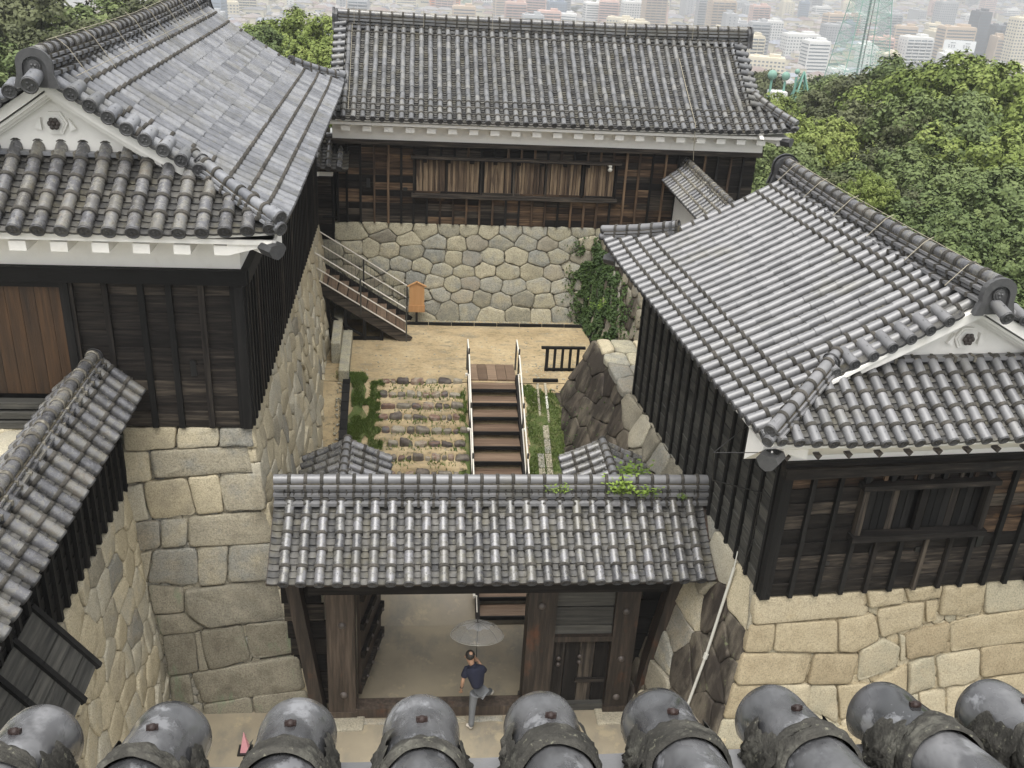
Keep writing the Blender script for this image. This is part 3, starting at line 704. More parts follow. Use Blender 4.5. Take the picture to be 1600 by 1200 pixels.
# ------------------------------------------------------------------ generic hip-and-gable roof
def gable(parent, F, zf, hw, yb, key='plaster', base=0.0, s=1.0):
    """white pediment: zf(x) upper line, half width hw, gable plane y=yb, boards stepping out towards -Y"""
    n = 14; xs = [-hw+2*hw*i/n for i in range(n+1)]
    tri = [(x, max(base, zf(x)-.05)) for x in xs]
    b = MB(); b.prism([(hw, base)]+tri[::-1]+[(-hw, base)], yb, yb+.1); b.put('gable_wall', M[key], parent, F)
    for o1, o2, y0, nm in ((.0, .17, yb-.34, 'barge_board'), (.20, .25, yb-.26, 'barge_moulding'), (.25, .30, yb-.18, 'barge_moulding'), (.30, .34, yb-.10, 'barge_moulding')):
        o1 *= s; o2 *= s; b = MB(); V = []; 
        for x in xs:
            zt = zf(x)-o1-.02; zb = zf(x)-o2-.02
            V += [(x, y0, zt), (x, y0, zb), (x, yb-.001, zt), (x, yb-.001, zb)]
        Fc = []
        for i in range(n):
            k = 4*i; j = k+4; Fc += [(k, k+1, j+1, j), (k+1, k+3, j+3, j+1), (k, j, j+2, k+2), (k+2, j+2, j+3, k+3)]
        Fc += [(0, 2, 3, 1), (4*n, 4*n+1, 4*n+3, 4*n+2)]
        b.add(V, Fc); b.put(nm, M[key], parent, F)
    zc = zf(0)-.72*s
    hexo = MB()
    for r_, y_, in ((.20, yb-.05), (.16, yb-.07)):
        hexo.prism([(r_*math.cos(PI/3*k)*1.0, zc+r_*math.sin(PI/3*k)) for k in range(6)], y_, yb-.002)
    for sg in (-1, 1): hexo.prism([(sg*.22, zc+.08), (sg*.32, zc-.08), (sg*.22, zc-.12)][::sg], yb-.07, yb-.002)
    hexo.put('gable_ornament', M[key], parent, F)
    f = MB()
    for k in range(6):
        f.ball((.062*math.cos(PI/3*k), yb-.115, zc+.062*math.sin(PI/3*k)), .045, 0, 6, 4, (1, .8, 1))
    f.ball((0, yb-.13, zc), .04, 0, 6, 4); f.put('gable_boss', M['iron'], parent, F)

def irimoya(parent, F, Wd, Ln, ov, ovb, ze, s0, c, tv, g, ratio, bv, pitch, r, L, Lp, tm, tmf, back_side, main_side, fpitch, mm='mortar', fr=None, bare=True, ridge_tm=None, oni=1.0, vtm=None):
    R3 = F.to_3x3(); X = R3 @ V3((1, 0, 0)); Y = R3 @ V3((0, 1, 0)); hw = Wd/2+ov; ln = Ln+ov+ovb
    def P(s, t, z): return F @ V3((s, t, z))
    SR = Slope(P(Wd+ov, -ov, ze), Y, -X, s0, c, ln); SL = Slope(P(-ov, -ov, ze), Y, X, s0, c, ln)
    SF = Slope(P(-ov, -ov, ze), X, Y, s0*ratio, c*ratio*ratio, Wd+2*ov)
    def wm(a):
        if a < tv: return min(a*ratio, hw)
        if a > ln-bv: return max(0, min((ln-a)*ratio, hw))
        return hw-.08
    def wf(a): return max(0, min(a/ratio, (SF.len-a)/ratio, g))
    n_bare = (lambda i, n, a: not (1.9 < a < ln-1.3 and 3 <= i < n-3)) if bare else (lambda i, n, a: True)
    for S, vis in ((SR, main_side == 'R'), (SL, main_side == 'L')):
        R, Pn = tile_slope(S, pitch, r, L, Lp, wm, tm=tm, collar=n_bare, a0=.16, mm=mm)
        if vis:
            pieces('round_tile', parent, R, 300, 'far_round_tiles'); pieces('pan_tile', parent, Pn, 300, 'far_pan_tiles')
        else:
            join('far_round_tiles', R, parent); join('far_pan_tiles', Pn, parent)
        deck(S, wm, parent, na=40, key='plaster', thick=.06)
        verge(parent, S, tv+.02, tv*ratio+.12, hw-.35, r*1.08, .36, -Y, vtm or tm, up=.05)
    R, Pn = tile_slope(SF, fpitch, fr or r, L, Lp, wf, tm=tmf, collar=lambda i, n, a: True, a0=.18, mm=mm)
    pieces('round_tile', parent, R, 300, 'far_round_tiles'); pieces('pan_tile', parent, Pn, 300, 'far_pan_tiles')
    deck(SF, wf, parent, na=30, nw=4, key='plaster', thick=.06)
    # ledge strip where the lean-to meets the gable
    it = []; me = slab_mesh(.08, .10, .34, ridge_tm or tm, 'mortar_pale')
    zl = SF.z(3, g); a = g*ratio-.1
    fr_ = path_frames([SF.pt(a, g-.05)+V3((0, 0, .02)), SF.pt(SF.len-a, g-.05)+V3((0, 0, .02))], .34)
    pieces('ledge_tile', parent, [(me, f) for f in fr_])
    # ridge
    zr = ze+SR.z(ln/2, hw)-.06
    z_tot = sum((.09, .09, .08, .08))
    p0 = P(Wd/2, -ov+tv-.12, zr); p1 = P(Wd/2, Ln+ovb-bv+.1, zr+.0)
    n = 6; pts = [p0+(p1-p0)*k/n+V3((0, 0, .10*(2*k/n-1)**2)) for k in range(n+1)]
    ridge(parent, pts, [(.25, .08), (.16, .07), (.20, .08), (.13, .07)], .33, .10, ridge_tm or tm, 'mortar', capm='tile_old')
    Fm = F.copy(); Fm.translation = P(Wd/2, -ov+tv-.18, zr-.06); onigawara(parent, Fm, .90*oni)
    Fb = F @ Matrix.Rotation(PI, 4, 'Z'); Fb.translation = P(Wd/2, Ln+ovb-bv+.15, zr-.06); onigawara(parent, Fb, 1.0*oni)
    # round bird-perch tile in front of the ridge end
    tor = round_tile(r*1.25, .34, False, True, tm, 10); Fp = F @ Matrix.Rotation(.25, 4, 'X'); Fp.translation = P(Wd/2, -ov+tv-.50, zr-.02); put('perch_tile', tor, parent, Fp)
    # hips
    for S, rev in ((SR, False), (SL, True)):
        for (ta, tb) in ((.05, tv+.1), (ln-.05, ln-bv-.1)):
            pts = []
            for k in range(5):
                a = ta+(tb-ta)*k/4; w = abs((a if ta < 1 else ln-a))*ratio
                pts.append(S.pt(a, min(w, hw))+V3((0, 0, .05)))
            hr = ridge(parent, pts, [(.15, .07), (.12, .07)], .30, .088, tm, mm, name='hip_tile', capname='hip_cap')
            f0 = path_frames(pts[:2], .2)[0]
            disc = round_tile(r*1.15, .2, False, True, tm, 10)
            put('hip_end_tile', disc, parent, f0 @ Matrix.Translation((0, -.06, .13)))
            put('hip_end_tile', disc, parent, f0 @ Matrix.Translation((0, -.12, -.03)) @ Matrix.Scale(.9, 4))
            oe = onigawara(parent, path_frames(pts[::-1][:2], .2)[0] @ Matrix.Translation((0, .0, -.02)), .45)
    return SR, SL, SF, zr

def hip_rafter(parent, p, d, key='tile_dark'):
    d = V3(d).normalized(); p = V3(p)
    beam(parent, 'hip_rafter', 'plaster', p-d*.75, p-d*.08, .2, .2)
    x = d.cross(V3((0, 0, 1))); z = V3((0, 0, 1))
    m = Matrix(((x.x, d.x, 0, p.x), (x.y, d.y, 0, p.y), (x.z, d.z, 1, p.z), (0, 0, 0, 1)))
    b = MB(); b.prism([(-.17, .02), (-.10, -.10), (0, -.15), (.10, -.10), (.17, .02), (.12, .10), (-.12, .10)], -.24, .06)
    b.ball((0, -.09, .11), .02, 1, 6, 4)
    b.put('rafter_cap', [M['tile_dark'], M['plaster']], parent, m)

def filler(parent, fn, u0, u1, v0, v1, key, sz=.22, off=-.065):
    it = []
    for c in voronoi(seeds_rows(u0, u1, v0, v1, sz, sz), [(u0, v0), (u1, v0), (u1, v1), (u0, v1)]):
        me = stone(c, lambda u, v, h: fn(u, v, h+off), key, gap=.004, bulge=.03, rnd=.25)
        if me: it.append((me, Matrix.Identity(4)))
    join('filler_stones', it, parent)
# ================================================================== LEFT TURRET
LT = thing('turret_building', 'large turret with grey tiled hip-and-gable roof and charred black boards at the left', 'castle turret', (-5.8, 22, 6.06))
FL = Matrix.Translation((-8.65, 16, 0))
irimoya(LT, FL, 5.7, 12.8, .82, .82, 9.86, .45, .036, 1.15, 1.5, 1.12, 1.1, .345, .100, .38, .14, 'tile_blue', 'tile_old', None, 'R', .352, fr=.108)
core = MB(); core.box((-5.8, 22.4, 7.9), (5.56, 12.66, 3.7)); core.put('wall_core', M['black_z'], LT)
hz = 2.75
Ff = frame_m((-8.65, 16, 6.06), (1, 0, 0))
clad(LT, Ff, 5.7, hz, .305, [2.94, 3.5, 4.08, 4.54, 5.07, 5.6], 'dark_x', 'black_z', holes=[(1.38, 2.86, .30, 2.75)], bw=.10, bd=.07, seg=(6, 8), tk2='dark_z')
# big shutter door made of upright planks
for i in range(6): box(LT, 'door_plank', 'shutter', (1.40+.12+i*.238, -.02, .62+1.06), (.232, .05, 2.08), Ff)
box(LT, 'door_frame', 'black_z', (2.86, -.06, 1.6), (.14, .14, 2.3), Ff); box(LT, 'door_head', 'black_x', (2.1, -.07, 2.70), (1.6, .12, .1), Ff)
for k, (z, d) in enumerate(((.50, .16), (.34, .26), (.18, .34))): box(LT, 'door_sill', 'greywood_x', (2.1, -.08-d/2, z), (1.46, .16+d*.3, .11), Ff)
box(LT, 'loophole', 'blackp', (4.82, -.04, 1.16), (.10, .03, .30), Ff)
# long side: close-set battens
Fs = frame_m((-2.95, 16, 6.06), (0, 1, 0))
bt = [.05]+[.34+.305*i for i in range(41)]
clad(LT, Fs, 12.8, hz, .305, bt, 'black_y', 'black_z', bw=.09, bd=.08, seg=(5, 9), tk2='dark_z')
box(LT, 'corner_post', 'black_z', (5.70, -.05, hz/2), (.15, .15, hz+.0), Ff)
box(LT, 'wall_plate', 'black_x', (2.85, -.08, hz+.13), (6.0, .2, .26), Ff); box(LT, 'wall_plate', 'black_y', (6.4, -.08, hz+.13), (12.9, .2, .26), Fs)
# white eaves with rafter ends
box(LT, 'plaster_band', 'plaster', (2.85, .02, hz+.60), (5.80, .14, .70), Ff); box(LT, 'plaster_band', 'plaster', (6.4, .02, hz+.60), (12.6, .14, .70), Fs)
b = MB(); b.prism([(0, 0), (0, 0.02), (.72, .12), (.72, -.16)], 0, 7.0)
def soffit(parent, p0, p1, out, zlo, zhi, depth=.72, key='plaster', name='plaster_soffit'):
    """wedge-shaped plastered soffit from p0 to p1 along the eave (points on the wall face)"""
    p0 = V3(p0); p1 = V3(p1); o = V3(out).normalized()
    V = []
    for p in (p0, p1):
        V += [V3((p.x, p.y, zlo)), V3((p.x, p.y, zhi)), V3((p.x, p.y, 0))+o*depth+V3((0, 0, zhi)), V3((p.x, p.y, 0))+o*depth+V3((0, 0, zhi-.08))]
    put(name, mesh(name, V, [(0, 1, 2, 3), (7, 6, 5, 4), (0, 3, 7, 4), (3, 2, 6, 7), (2, 1, 5, 6), (1, 0, 4, 5)], M[key]), parent)
soffit(LT, (-9.4, 15.98, 0), (-2.2, 15.98, 0), (0, -1, 0), 9.52, 9.80)
soffit(LT, (-2.97, 15.3, 0), (-2.97, 29.4, 0), (1, 0, 0), 9.52, 9.80)
for i in range(11): box(LT, 'rafter_end', 'plaster', (-3.05-.625*i, 15.62, 9.60), (.26, .62, .16))
for i in range(22): box(LT, 'rafter_end', 'plaster', (-2.60, 16.3+.61*i, 9.60), (.62, .26, .16))
hip_rafter(LT, (-2.2, 15.2, 9.66), (1, -1, -.05)); hip_rafter(LT, (-2.2, 29.55, 9.7), (1, 1, 0))
gz = lambda x: 9.86+.45*(3.67-abs(x))+.036*(3.67-abs(x))**2
gable(LT, FL @ Matrix.Translation((2.85, 0, 0)), gz, 2.45, .70, base=10.45, s=1.05)

# stone base of the left turret: traced squared blocks at the front, rubble along the court
SWL = thing('stone_wall', 'tall battered stone base of big squared granite blocks under the left turret', 'stone wall', (-5, 16, 0))
fnL = plane_fn((-2.95, 16, 6.06), (1, 0, 0), .137, (0, -1, 0))
LF = [[(max(u, .157*v+.015) if u > .157*v-.36 else u, v) for u, v in p] if max(q[0]-.157*q[1] for q in p) > -.25 else p for p in LF]
facing(SWL, LF, fnL, lambda u, v: 'stone_pale' if v < 1.9 and random.random() < .7 else ('stone_moss' if v > 4.1 or (v > 3.3 and random.random() < .4) else 'stone_grey'), bulge=.028, gap=.008, rnd=.11, tilt=.045, jag=.012)
backing(SWL, fnL, -2.9, -.06, 0, 6.3, 'joint', off=-.09, su1=.157)
filler(SWL, fnL, -2.4, .0, .2, 6.2, 'stone_grey')
AT, BT, CT, DT = (-2.95, 16.0, 6.06), (-2.92, 29.3, 6.06), (-1.99, 15.18, 0), (-1.99, 30.2, 0)
fnS, lu, lv = bilinear_fn(AT, BT, CT, DT, (1, 0, .16))
cells = voronoi(seeds_rows(0, lu, 0, lv, .62, .44), [(0, 0), (lu, 0), (lu, lv), (0, lv)], 1.15)
facing(SWL, cells, fnS, lambda u, v: 'stone_pale' if random.random() < .93 else 'stone_grey', bulge=.03, gap=.003, rnd=.15, tilt=.07)
backing(SWL, fnS, 0, lu, 0, lv, 'joint', 30, 12, -.05)

PLT = thing('stone_landing', 'pale stone landing below the brown shutter door at the left edge', 'landing', (-8, 14, 5))
for c_ in voronoi(seeds_rows(0, 4, 0, 5.5, .9, .7, .25), [(0, 0), (4, 0), (4, 5.5), (0, 5.5)]):
    me = stone(c_, lambda u, v, h: (-10.1+u, 10.6+v, 6.12+h), 'stone_pale', gap=.004, bulge=.05, rnd=.2)
    if me: put('paving_stone', me, PLT)
cm = MB(); cm.box((-8.2, 13.3, 3.0), (4.3, 5.3, 6.16)); cm.put('landing_core', M['joint_pale'], PLT)
# ================================================================== LEFT FRONT ROOFED WALL
DW = thing('roofed_wall', 'narrow grey tiled roofed wall with black boards running from the left turret to the lower left corner', 'roofed wall', (-5.5, 12, 4.8))
SA = Slope((-4.78, 6.8, 6.72), (0, 1, 0), (-1, 0, 0), .86, .1, 9.15, lift=0); SB = Slope((-6.12, 6.8, 6.72), (0, 1, 0), (1, 0, 0), .86, .1, 9.15, lift=0)
for S in (SA, SB):
    R, Pn = tile_slope(S, .335, .092, .34, .14, lambda a: .66, tm='tile_old', mm='mortar', a0=.05)
    pieces('round_tile', DW, R, 300, 'far_round_tiles'); pieces('pan_tile', DW, Pn, 300, 'far_pan_tiles'); deck(S, lambda a: .64, DW, key='black_y')
ridge(DW, [(-5.45, 6.8, 7.30), (-5.45, 15.75, 7.30)], [(.20, .08), (.15, .07)], .36, .10, 'tile_old', 'mortar_pale')
onigawara(DW, Matrix.Translation((-5.45, 15.85, 7.28)) @ Matrix.Rotation(PI, 4, 'Z'), .5)
cb = MB()
for x, z in ((-5.1, 7.12), (-4.95, 6.98), (-5.3, 7.3), (-5.62, 7.3)): cb.box((x, 15.93, z), (.13, .12, .07))
cb.put('mortar_edge', M['mortar_pale'], DW, kind=None)
core = MB(); core.box((-5.55, 11.3, 5.75), (.56, 9.0, 1.95)); core.put('wall_core', M['black_z'], DW)
Fd = frame_m((-5.27, 6.8, 4.8), (0, 1, 0))
clad(DW, Fd, 9.0, 1.95, .24, [.1+.33*i for i in range(28)], 'black_y', 'black_z', bw=.08, bd=.07, seg=(4, 7))
# flared stone-drop box over the edge of the wall
CH = MB()
def chq(y): return [(-5.22, y, 5.62), (-4.52, y, 4.72)]
box(DW, 'chute_floor', 'black_y', (-4.9, 9.9, 4.70), (.7, 2.9, .05))
for k in range(5):
    t0, t1 = k/5, (k+1)/5+.02
    A = V3((-5.2, 0, 5.68)); B = V3((-4.50, 0, 4.70)); p = A.lerp(B, t0); q = A.lerp(B, t1)
    V = []
    for y in (8.5, 11.35):
        for pp, o in ((p, .03), (q, .03), (q, 0), (p, 0)): V.append((pp.x+o, y, pp.z+o*.7))
    put('chute_board', mesh('chute_board', V, [(0, 1, 5, 4), (1, 2, 6, 5), (2, 3, 7, 6), (3, 0, 4, 7), (0, 3, 2, 1), (4, 5, 6, 7)], M['greywood_y']), DW)
for y in (8.6, 9.25, 9.95, 10.6, 11.3): beam(DW, 'chute_batten', 'black_z', (-5.2, y, 5.76), (-4.42, y, 4.68), .09, .08)
b = MB(); b.add([(-5.2, 11.35, 5.68), (-4.5, 11.35, 4.7), (-5.2, 11.35, 4.7)], [(0, 1, 2), (2, 1, 0)]); b.put('chute_side', M['black_z'], DW)
SWD = thing('stone_wall', 'steep pale rubble stone wall under the narrow roofed wall at the left edge', 'stone wall', (-5, 12, 0))
fnD, lu, lv = bilinear_fn((-5.22, 6.8, 4.8), (-5.22, 16.0, 4.8), (-4.70, 6.8, 0), (-4.70, 15.3, 0), (1, 0, .11))
cells = voronoi(seeds_rows(0, lu, 0, lv, .62, .50, .33), [(0, 0), (lu, 0), (lu, lv), (0, lv)], 1.1)
facing(SWD, cells, fnD, lambda u, v: random.choice(['stone_pale']*12+['stone_grey']), bulge=.035, gap=.003, rnd=.16, tilt=.07, jag=.018)
backing(SWD, fnD, 0, lu, 0, lv, 'joint', 24, 12, -.05)
cm = MB(); cm.box((-5.75, 11.4, 2.4), (.9, 9.2, 4.7)); cm.put('wall_core', M['joint'], SWD)
# ================================================================== RIGHT TURRET
ANG = math.radians(4.64)
E1 = V3((math.cos(ANG), math.sin(ANG), 0)); E2 = V3((-math.sin(ANG), math.cos(ANG), 0)); CR = V3((5.79, 12.69, 4.7))
FR = Matrix(((E1.x, E2.x, 0, CR.x), (E1.y, E2.y, 0, CR.y), (0, 0, 1, 0), (0, 0, 0, 1)))     # z stays world z
def RP(s, t, z): return FR @ V3((s, t, z))
TR = thing('turret_building', 'turret with smooth silvery tiled hip-and-gable roof and weathered dark boards at the right', 'castle turret', RP(2.9, 3.8, 4.7))
irimoya(TR, FR, 5.8, 7.6, .82, 1.1, 7.98, .40, .020, 1.15, 1.42, 1.15, 1.0, .275, .078, .31, .125, 'tile_smooth', 'tile_smooth', None, 'L', .272, fr=.080)
core = MB(); core.box((2.9, 3.8, 6.2), (5.66, 7.46, 3.2)); core.put('wall_core', M['black_z'], TR, FR)
hz = 2.36
Ff = frame_m(RP(0, 0, 4.7), E1)
bt = [.05, .46, .92, 1.36]+[1.80, 2.25, 2.70, 3.15, 3.56, 4.0, 4.42, 4.86, 5.3, 5.75]
clad(TR, Ff, 5.8, hz, .262, bt, 'dark_x', 'black_z', holes=[(1.38, 3.54, 1.12, 2.2)], bw=.075, bd=.08, seg=(1, 3), tk2='dark_z', lap=.03,
     zones=[(0, 1.3, 2.0, 2.4, 'brown_x', .9), (3.5, 5, 1.0, 2.4, 'brown_x', .3), (1.4, 3.6, 0, 1.1, 'brown_x', .12)])
# shuttered window
box(TR, 'window_head', 'dark_x', (2.46, -.12, 2.14), (2.4, .2, .09), Ff); box(TR, 'window_sill', 'dark_x', (2.46, -.12, 1.17), (2.4, .2, .11), Ff)
for u in (1.36, 3.56): box(TR, 'window_jamb', 'dark_z', (u, -.09, 1.65), (.10, .14, .95), Ff)
box(TR, 'window_jamb', 'dark_z', (2.44, -.05, 1.65), (.12, .08, .9), Ff)
for i in range(16):
    u = 1.45+.133*i
    if abs(u-2.44) > .06: box(TR, 'shutter_plank', 'black_z' if i % 4 else 'dark_z', (u, .02, 1.65), (.122, .03, .92), Ff)
for i in range(9): box(TR, 'short_batten', 'brown_z' if i % 2 else 'dark_z', (1.42+.265*i, -.06, 2.28), (.06, .05, .16), Ff)
for u, z, w, h in ((.98, .62, .16, .07), (1.78, .86, .10, .24), (2.62, .80, .12, .10), (3.72, .92, .11, .26)): box(TR, 'loophole', 'blackp', (u, -.045, z), (w, .02, h), Ff)
Fs = frame_m(RP(0, 7.6, 4.7), -E2)
bt = [.05+.463*i for i in range(17)]
clad(TR, Fs, 7.6, hz+.2, .25, bt, 'greywood_y', 'black_z', bw=.07, bd=.05, seg=(1, 3))
box(TR, 'corner_post', 'black_z', (0.0, -.03, hz/2), (.16, .16, hz), Ff)
box(TR, 'wall_plate', 'dark_x', (2.9, -.09, hz+.09), (6.0, .22, .18), Ff); box(TR, 'wall_plate', 'dark_x', (2.9, -.05, hz+.22), (6.0, .16, .08), Ff)
box(TR, 'plaster_band', 'plaster', (2.9, .02, hz+.55), (5.9, .14, .60), Ff)
def soffR(a, b, out, zlo, zhi, dep):
    soffit(TR, a, b, out, zlo, zhi, dep)
soffR(RP(-.75, .0, 0), RP(6.6, .0, 0), -E2, 7.36, 7.9, .55)
soffR(RP(0, -.5, 0), RP(0, 8.4, 0), -E1, 7.6, 7.92, .70)
for i in range(13):
    s_ = -.25+.5*i; b = MB(); b.prism([(s_-.05, 7.60), (s_+.05, 7.60), (s_, 7.52)], -.40, -.24); b.put('eave_notch', M['iron'], TR, FR)
hip_rafter(TR, RP(-.72, -.72, 7.74), -(E1+E2)); hip_rafter(TR, RP(-.7, 8.5, 7.7), E2-E1)
gz = lambda x: 7.98+.40*(3.72-abs(x))+.020*(3.72-abs(x))**2
gable(TR, FR @ Matrix.Translation((2.9, 0, 0)), gz, 2.55, .62, base=8.45, s=.95)
# wire stays and black cable at the corner
w = MB(); w.tube([RP(-.6, -.5, 7.75), RP(-1.3, -.1, 7.55)], .007); w.tube([RP(-.5, .5, 7.7), RP(-1.3, -.1, 7.55)], .007)
w.tube([RP(-1.3, -.1, 7.55), RP(-1.2, .0, 7.0), RP(-.25, .2, 6.6), RP(-.12, .45, 5.4), RP(-.12, .6, 4.8)], .010); w.put('stay_wire', M['blackp'], TR)

SWR = thing('stone_wall', 'golden granite block wall under the right turret with a dark stained side facing the gate', 'stone wall', (6, 14, 0))
fnR = plane_fn(CR, E1, .18, -E2)
RF = [[(min(u, -.205*v-.01) if u < -.205*v+.3 else u, v) for u, v in p] if min(q[0]+.205*q[1] for q in p) < .2 else p for p in RF]
facing(SWR, RF, fnR, lambda u, v: 'stone_gold', bulge=.028, gap=.008, rnd=.10, tilt=.05, jag=.012)
extra = voronoi(seeds_rows(6.1, 9.5, 0, 4.8, .8, .6), [(6.1, 0), (9.5, 0), (9.5, 4.8), (6.1, 4.8)], 1.1)
facing(SWR, extra, fnR, lambda u, v: 'stone_gold', bulge=.045, gap=.008, rnd=.15)
extra = voronoi(seeds_rows(-1, 6.1, 2.65, 4.8, .8, .6), [(-1, 2.65), (6.1, 2.65), (6.1, 4.8), (-1, 4.8)], 1.1)
facing(SWR, extra, fnR, lambda u, v: 'stone_gold', bulge=.045, gap=.008, rnd=.15)
backing(SWR, fnR, .06, 9.5, 0, 4.8, 'joint', 20, 10, -.09, su0=-.2)
fnRS, lu, lv = bilinear_fn(CR, (4.72, 23.4, 4.7), (4.88, 11.86, 0), (2.93, 24.8, 0), -E1+V3((0, 0, .2)))
cells = voronoi(seeds_rows(0, lu, 0, lv, .82, .62, .3), [(0, 0), (lu, 0), (lu, lv), (0, lv)], 1.1)
facing(SWR, cells, fnRS, lambda u, v: 'stone_stain' if (.0 < u < 1.6 and v > .55) or (u > 2.6 and v > .75+max(0, 7.5-u)*.16) or u > 8.0 else ('stone_grey' if random.random() < .5 else 'stone_pale'), bulge=.035, gap=.004, rnd=.15, tilt=.07, jag=.02)
backing(SWR, fnRS, 0, lu, 0, lv, 'joint', 24, 12, -.03)
filler(SWR, fnR, .1, 6.0, .1, 3.6, 'stone_gold')
# coping slabs on top of the wall beyond the turret
for c_ in voronoi(seeds_rows(0, 1.3, 0, 3.1, .7, .75, .2), [(0, 0), (1.3, 0), (1.3, 3.1), (0, 3.1)]):
    me = stone([(u, v) for u, v in c_], lambda u, v, h: tuple(V3((4.74+.04*v+u, 23.35-v, 4.70+h))), random.choice(['stone_grey', 'stone_back', 'stone_pale']), gap=.012, bulge=.05)
    if me: put('coping_stone', me, SWR)
cm = MB(); cm.add([(5.2, 12.9, -.2), (12, 13.4, -.2), (12, 23.2, -.2), (4.2, 23.2, -.2), (5.9, 12.95, 4.62), (12, 13.4, 4.62), (12, 23.3, 4.62), (4.95, 23.3, 4.62)],
    [(3, 2, 1, 0), (4, 5, 6, 7), (0, 1, 5, 4), (1, 2, 6, 5), (2, 3, 7, 6), (3, 0, 4, 7)]); cm.put('wall_core', M['joint'], SWR)
# drain pipe running down the stained face
pp = MB(); pp.tube([(5.58, 13.53, 4.64), (5.25, 13.27, 2.92), (5.05, 13.20, 1.86), (4.82, 13.12, .7), (4.68, 13.05, .02)], .028, 8); pp.tube([(5.26, 13.275, 2.97), (5.24, 13.265, 2.87)], .045, 8)
pp.tube([(5.58, 13.53, 4.6), (5.68, 13.75, 4.9)], .012, 5)
pp.put('drain_pipe', M['pipe'], None, label='pale plastic pipe running down the stained stone face right of the gate', cat='pipe')

# ivy wall east of the upper courtyard
SWI = thing('stone_wall', 'mossy stone wall at the right end of the upper courtyard covered with ivy', 'stone wall', (6, 26, 3))
fnI, lu, lv = bilinear_fn((6.25, 24.0, 5.6), (5.85, 29.1, 5.9), (5.75, 23.7, 2.9), (5.35, 28.9, 2.9), (-1, 0, .15))
cells = voronoi(seeds_rows(0, lu, 0, lv, .5, .42), [(0, 0), (lu, 0), (lu, lv), (0, lv)], 1.1)
facing(SWI, cells, fnI, lambda u, v: 'stone_stain' if random.random() < .5 else 'stone_grey', bulge=.06, gap=.006, tilt=.06)
backing(SWI, fnI, 0, lu, 0, lv, 'joint', 12, 8, -.03)
cm = MB(); cm.box((9.2, 26.4, 2.7), (5.6, 5.2, 5.5)); cm.put('wall_core', M['joint'], SWI)

# ================================================================== BACK TURRET
BT = thing('turret_building', 'long black-boarded turret with tiled roof across the back of the courtyard', 'castle turret', (4, 31.5, 6))
SBk = Slope((-2.45, 28.3, 9.22), (1, 0, 0), (0, 1, 0), .45, .030, 13.57, lift=.14, l0=False)
def wb(a): return 3.78 if a < 12.75 else max(0, (13.57-a)*1.45)
R, Pn = tile_slope(SBk, .272, .078, .30, .105, wb, tm='tile_back', collar=lambda i, n, a: a < .4 or a > 12.3 or i < 3 or i >= n-3, a0=.14)
pieces('round_tile', BT, R, 300, 'far_round_tiles'); pieces('pan_tile', BT, Pn, 300, 'far_pan_tiles'); deck(SBk, wb, BT, key='plaster', thick=.05)
SBr = Slope((-2.45, 35.9, 9.22), (1, 0, 0), (0, -1, 0), .45, .030, 13.57, lift=.14, l0=False)
R, Pn = tile_slope(SBr, .272, .078, .30, .21, wb, tm='tile_back', a0=.14); join('far_round_tiles', R, BT); deck(SBr, wb, BT)
SBe = Slope((11.12, 28.3, 9.22), (0, 1, 0), (-1, 0, 0), .65, .06, 7.6, lift=.14)
we = lambda a: max(0, min(a/1.45, (7.6-a)/1.45, .86))
R, Pn = tile_slope(SBe, .272, .078, .30, .12, we, tm='tile_back'); join('far_round_tiles', R, BT); join('far_pan_tiles', Pn, BT); deck(SBe, we, BT, nw=3)
verge(BT, SBk, .12, .25, 3.7, .085, .34, (-1, 0, 0), 'tile_back', .30, .06); verge(BT, SBk, 12.62, 1.1, 3.6, .085, .40, (1, 0, 0), 'tile_back', .30, .06)
ridge(BT, [(-2.4, 32.1, 11.27), (1, 32.1, 11.22), (6.5, 32.1, 11.22), (10.35, 32.1, 11.30)], [(.25, .09), (.15, .10), (.20, .09), (.14, .09)], .33, .10, 'tile_back', 'mortar', capm='tile_old')
pts = [SBk.pt(13.52-.9*k/4, min(1.3*k/4+.05, 3), .05) for k in range(5)]
ridge(BT, pts, [(.13, .07), (.11, .06)], .3, .085, 'tile_back', 'mortar', name='hip_tile', capname='hip_cap')
onigawara(BT, Matrix.Translation((10.5, 32.1, 11.2)) @ Matrix.Rotation(PI/2, 4, 'Z'), .95); onigawara(BT, Matrix.Translation((-2.5, 32.1, 11.2)) @ Matrix.Rotation(-PI/2, 4, 'Z'), .95)
b = MB(); b.prism([(-.1, 0), (3.8, 2.1), (7.6, 0)], 0, .12); b.put('gable_wall', M['plaster'], BT, Matrix.Translation((10.15, 28.3, 9.1)) @ Matrix.Rotation(PI/2, 4, 'Z'))
b = MB(); b.prism([(.2, 0), (3.8, 2.0), (7.4, 0)], 0, .12); b.put('gable_wall', M['plaster'], BT, Matrix.Translation((-2.15, 28.3, 9.1)) @ Matrix.Rotation(PI/2, 4, 'Z'))
core = MB(); core.box((4.0, 32.05, 7.6), (12.56, 5.56, 3.3)); core.put('wall_core', M['black_z'], BT)
FB = frame_m((-2.35, 29.2, 6.0), (1, 0, 0)); hz = 2.42
bt = [.05, .32, .72, 1.13, 1.54, 1.93, 2.30]+[2.30+.4*i for i in range(1, 26)]
bt = [u for u in bt if u < 12.7]
hole = (2.30, 8.42, .92, 2.0)
clad(BT, FB, 12.7, hz, .205, bt, 'dark_x', 'black_z', holes=[hole], bw=.065, bd=.07, seg=(1, 3), tk2='brown_z', lap=.03, p2=.5,
     zones=[(5.2, 9.5, 0, .95, 'brown_x', .8), (2.4, 9.5, 0, .95, 'brown_x', .5), (.2, 2.3, .5, 2.1, 'brown_x', .7), (8.4, 10.4, 0, 2.2, 'brown_x', .7)])
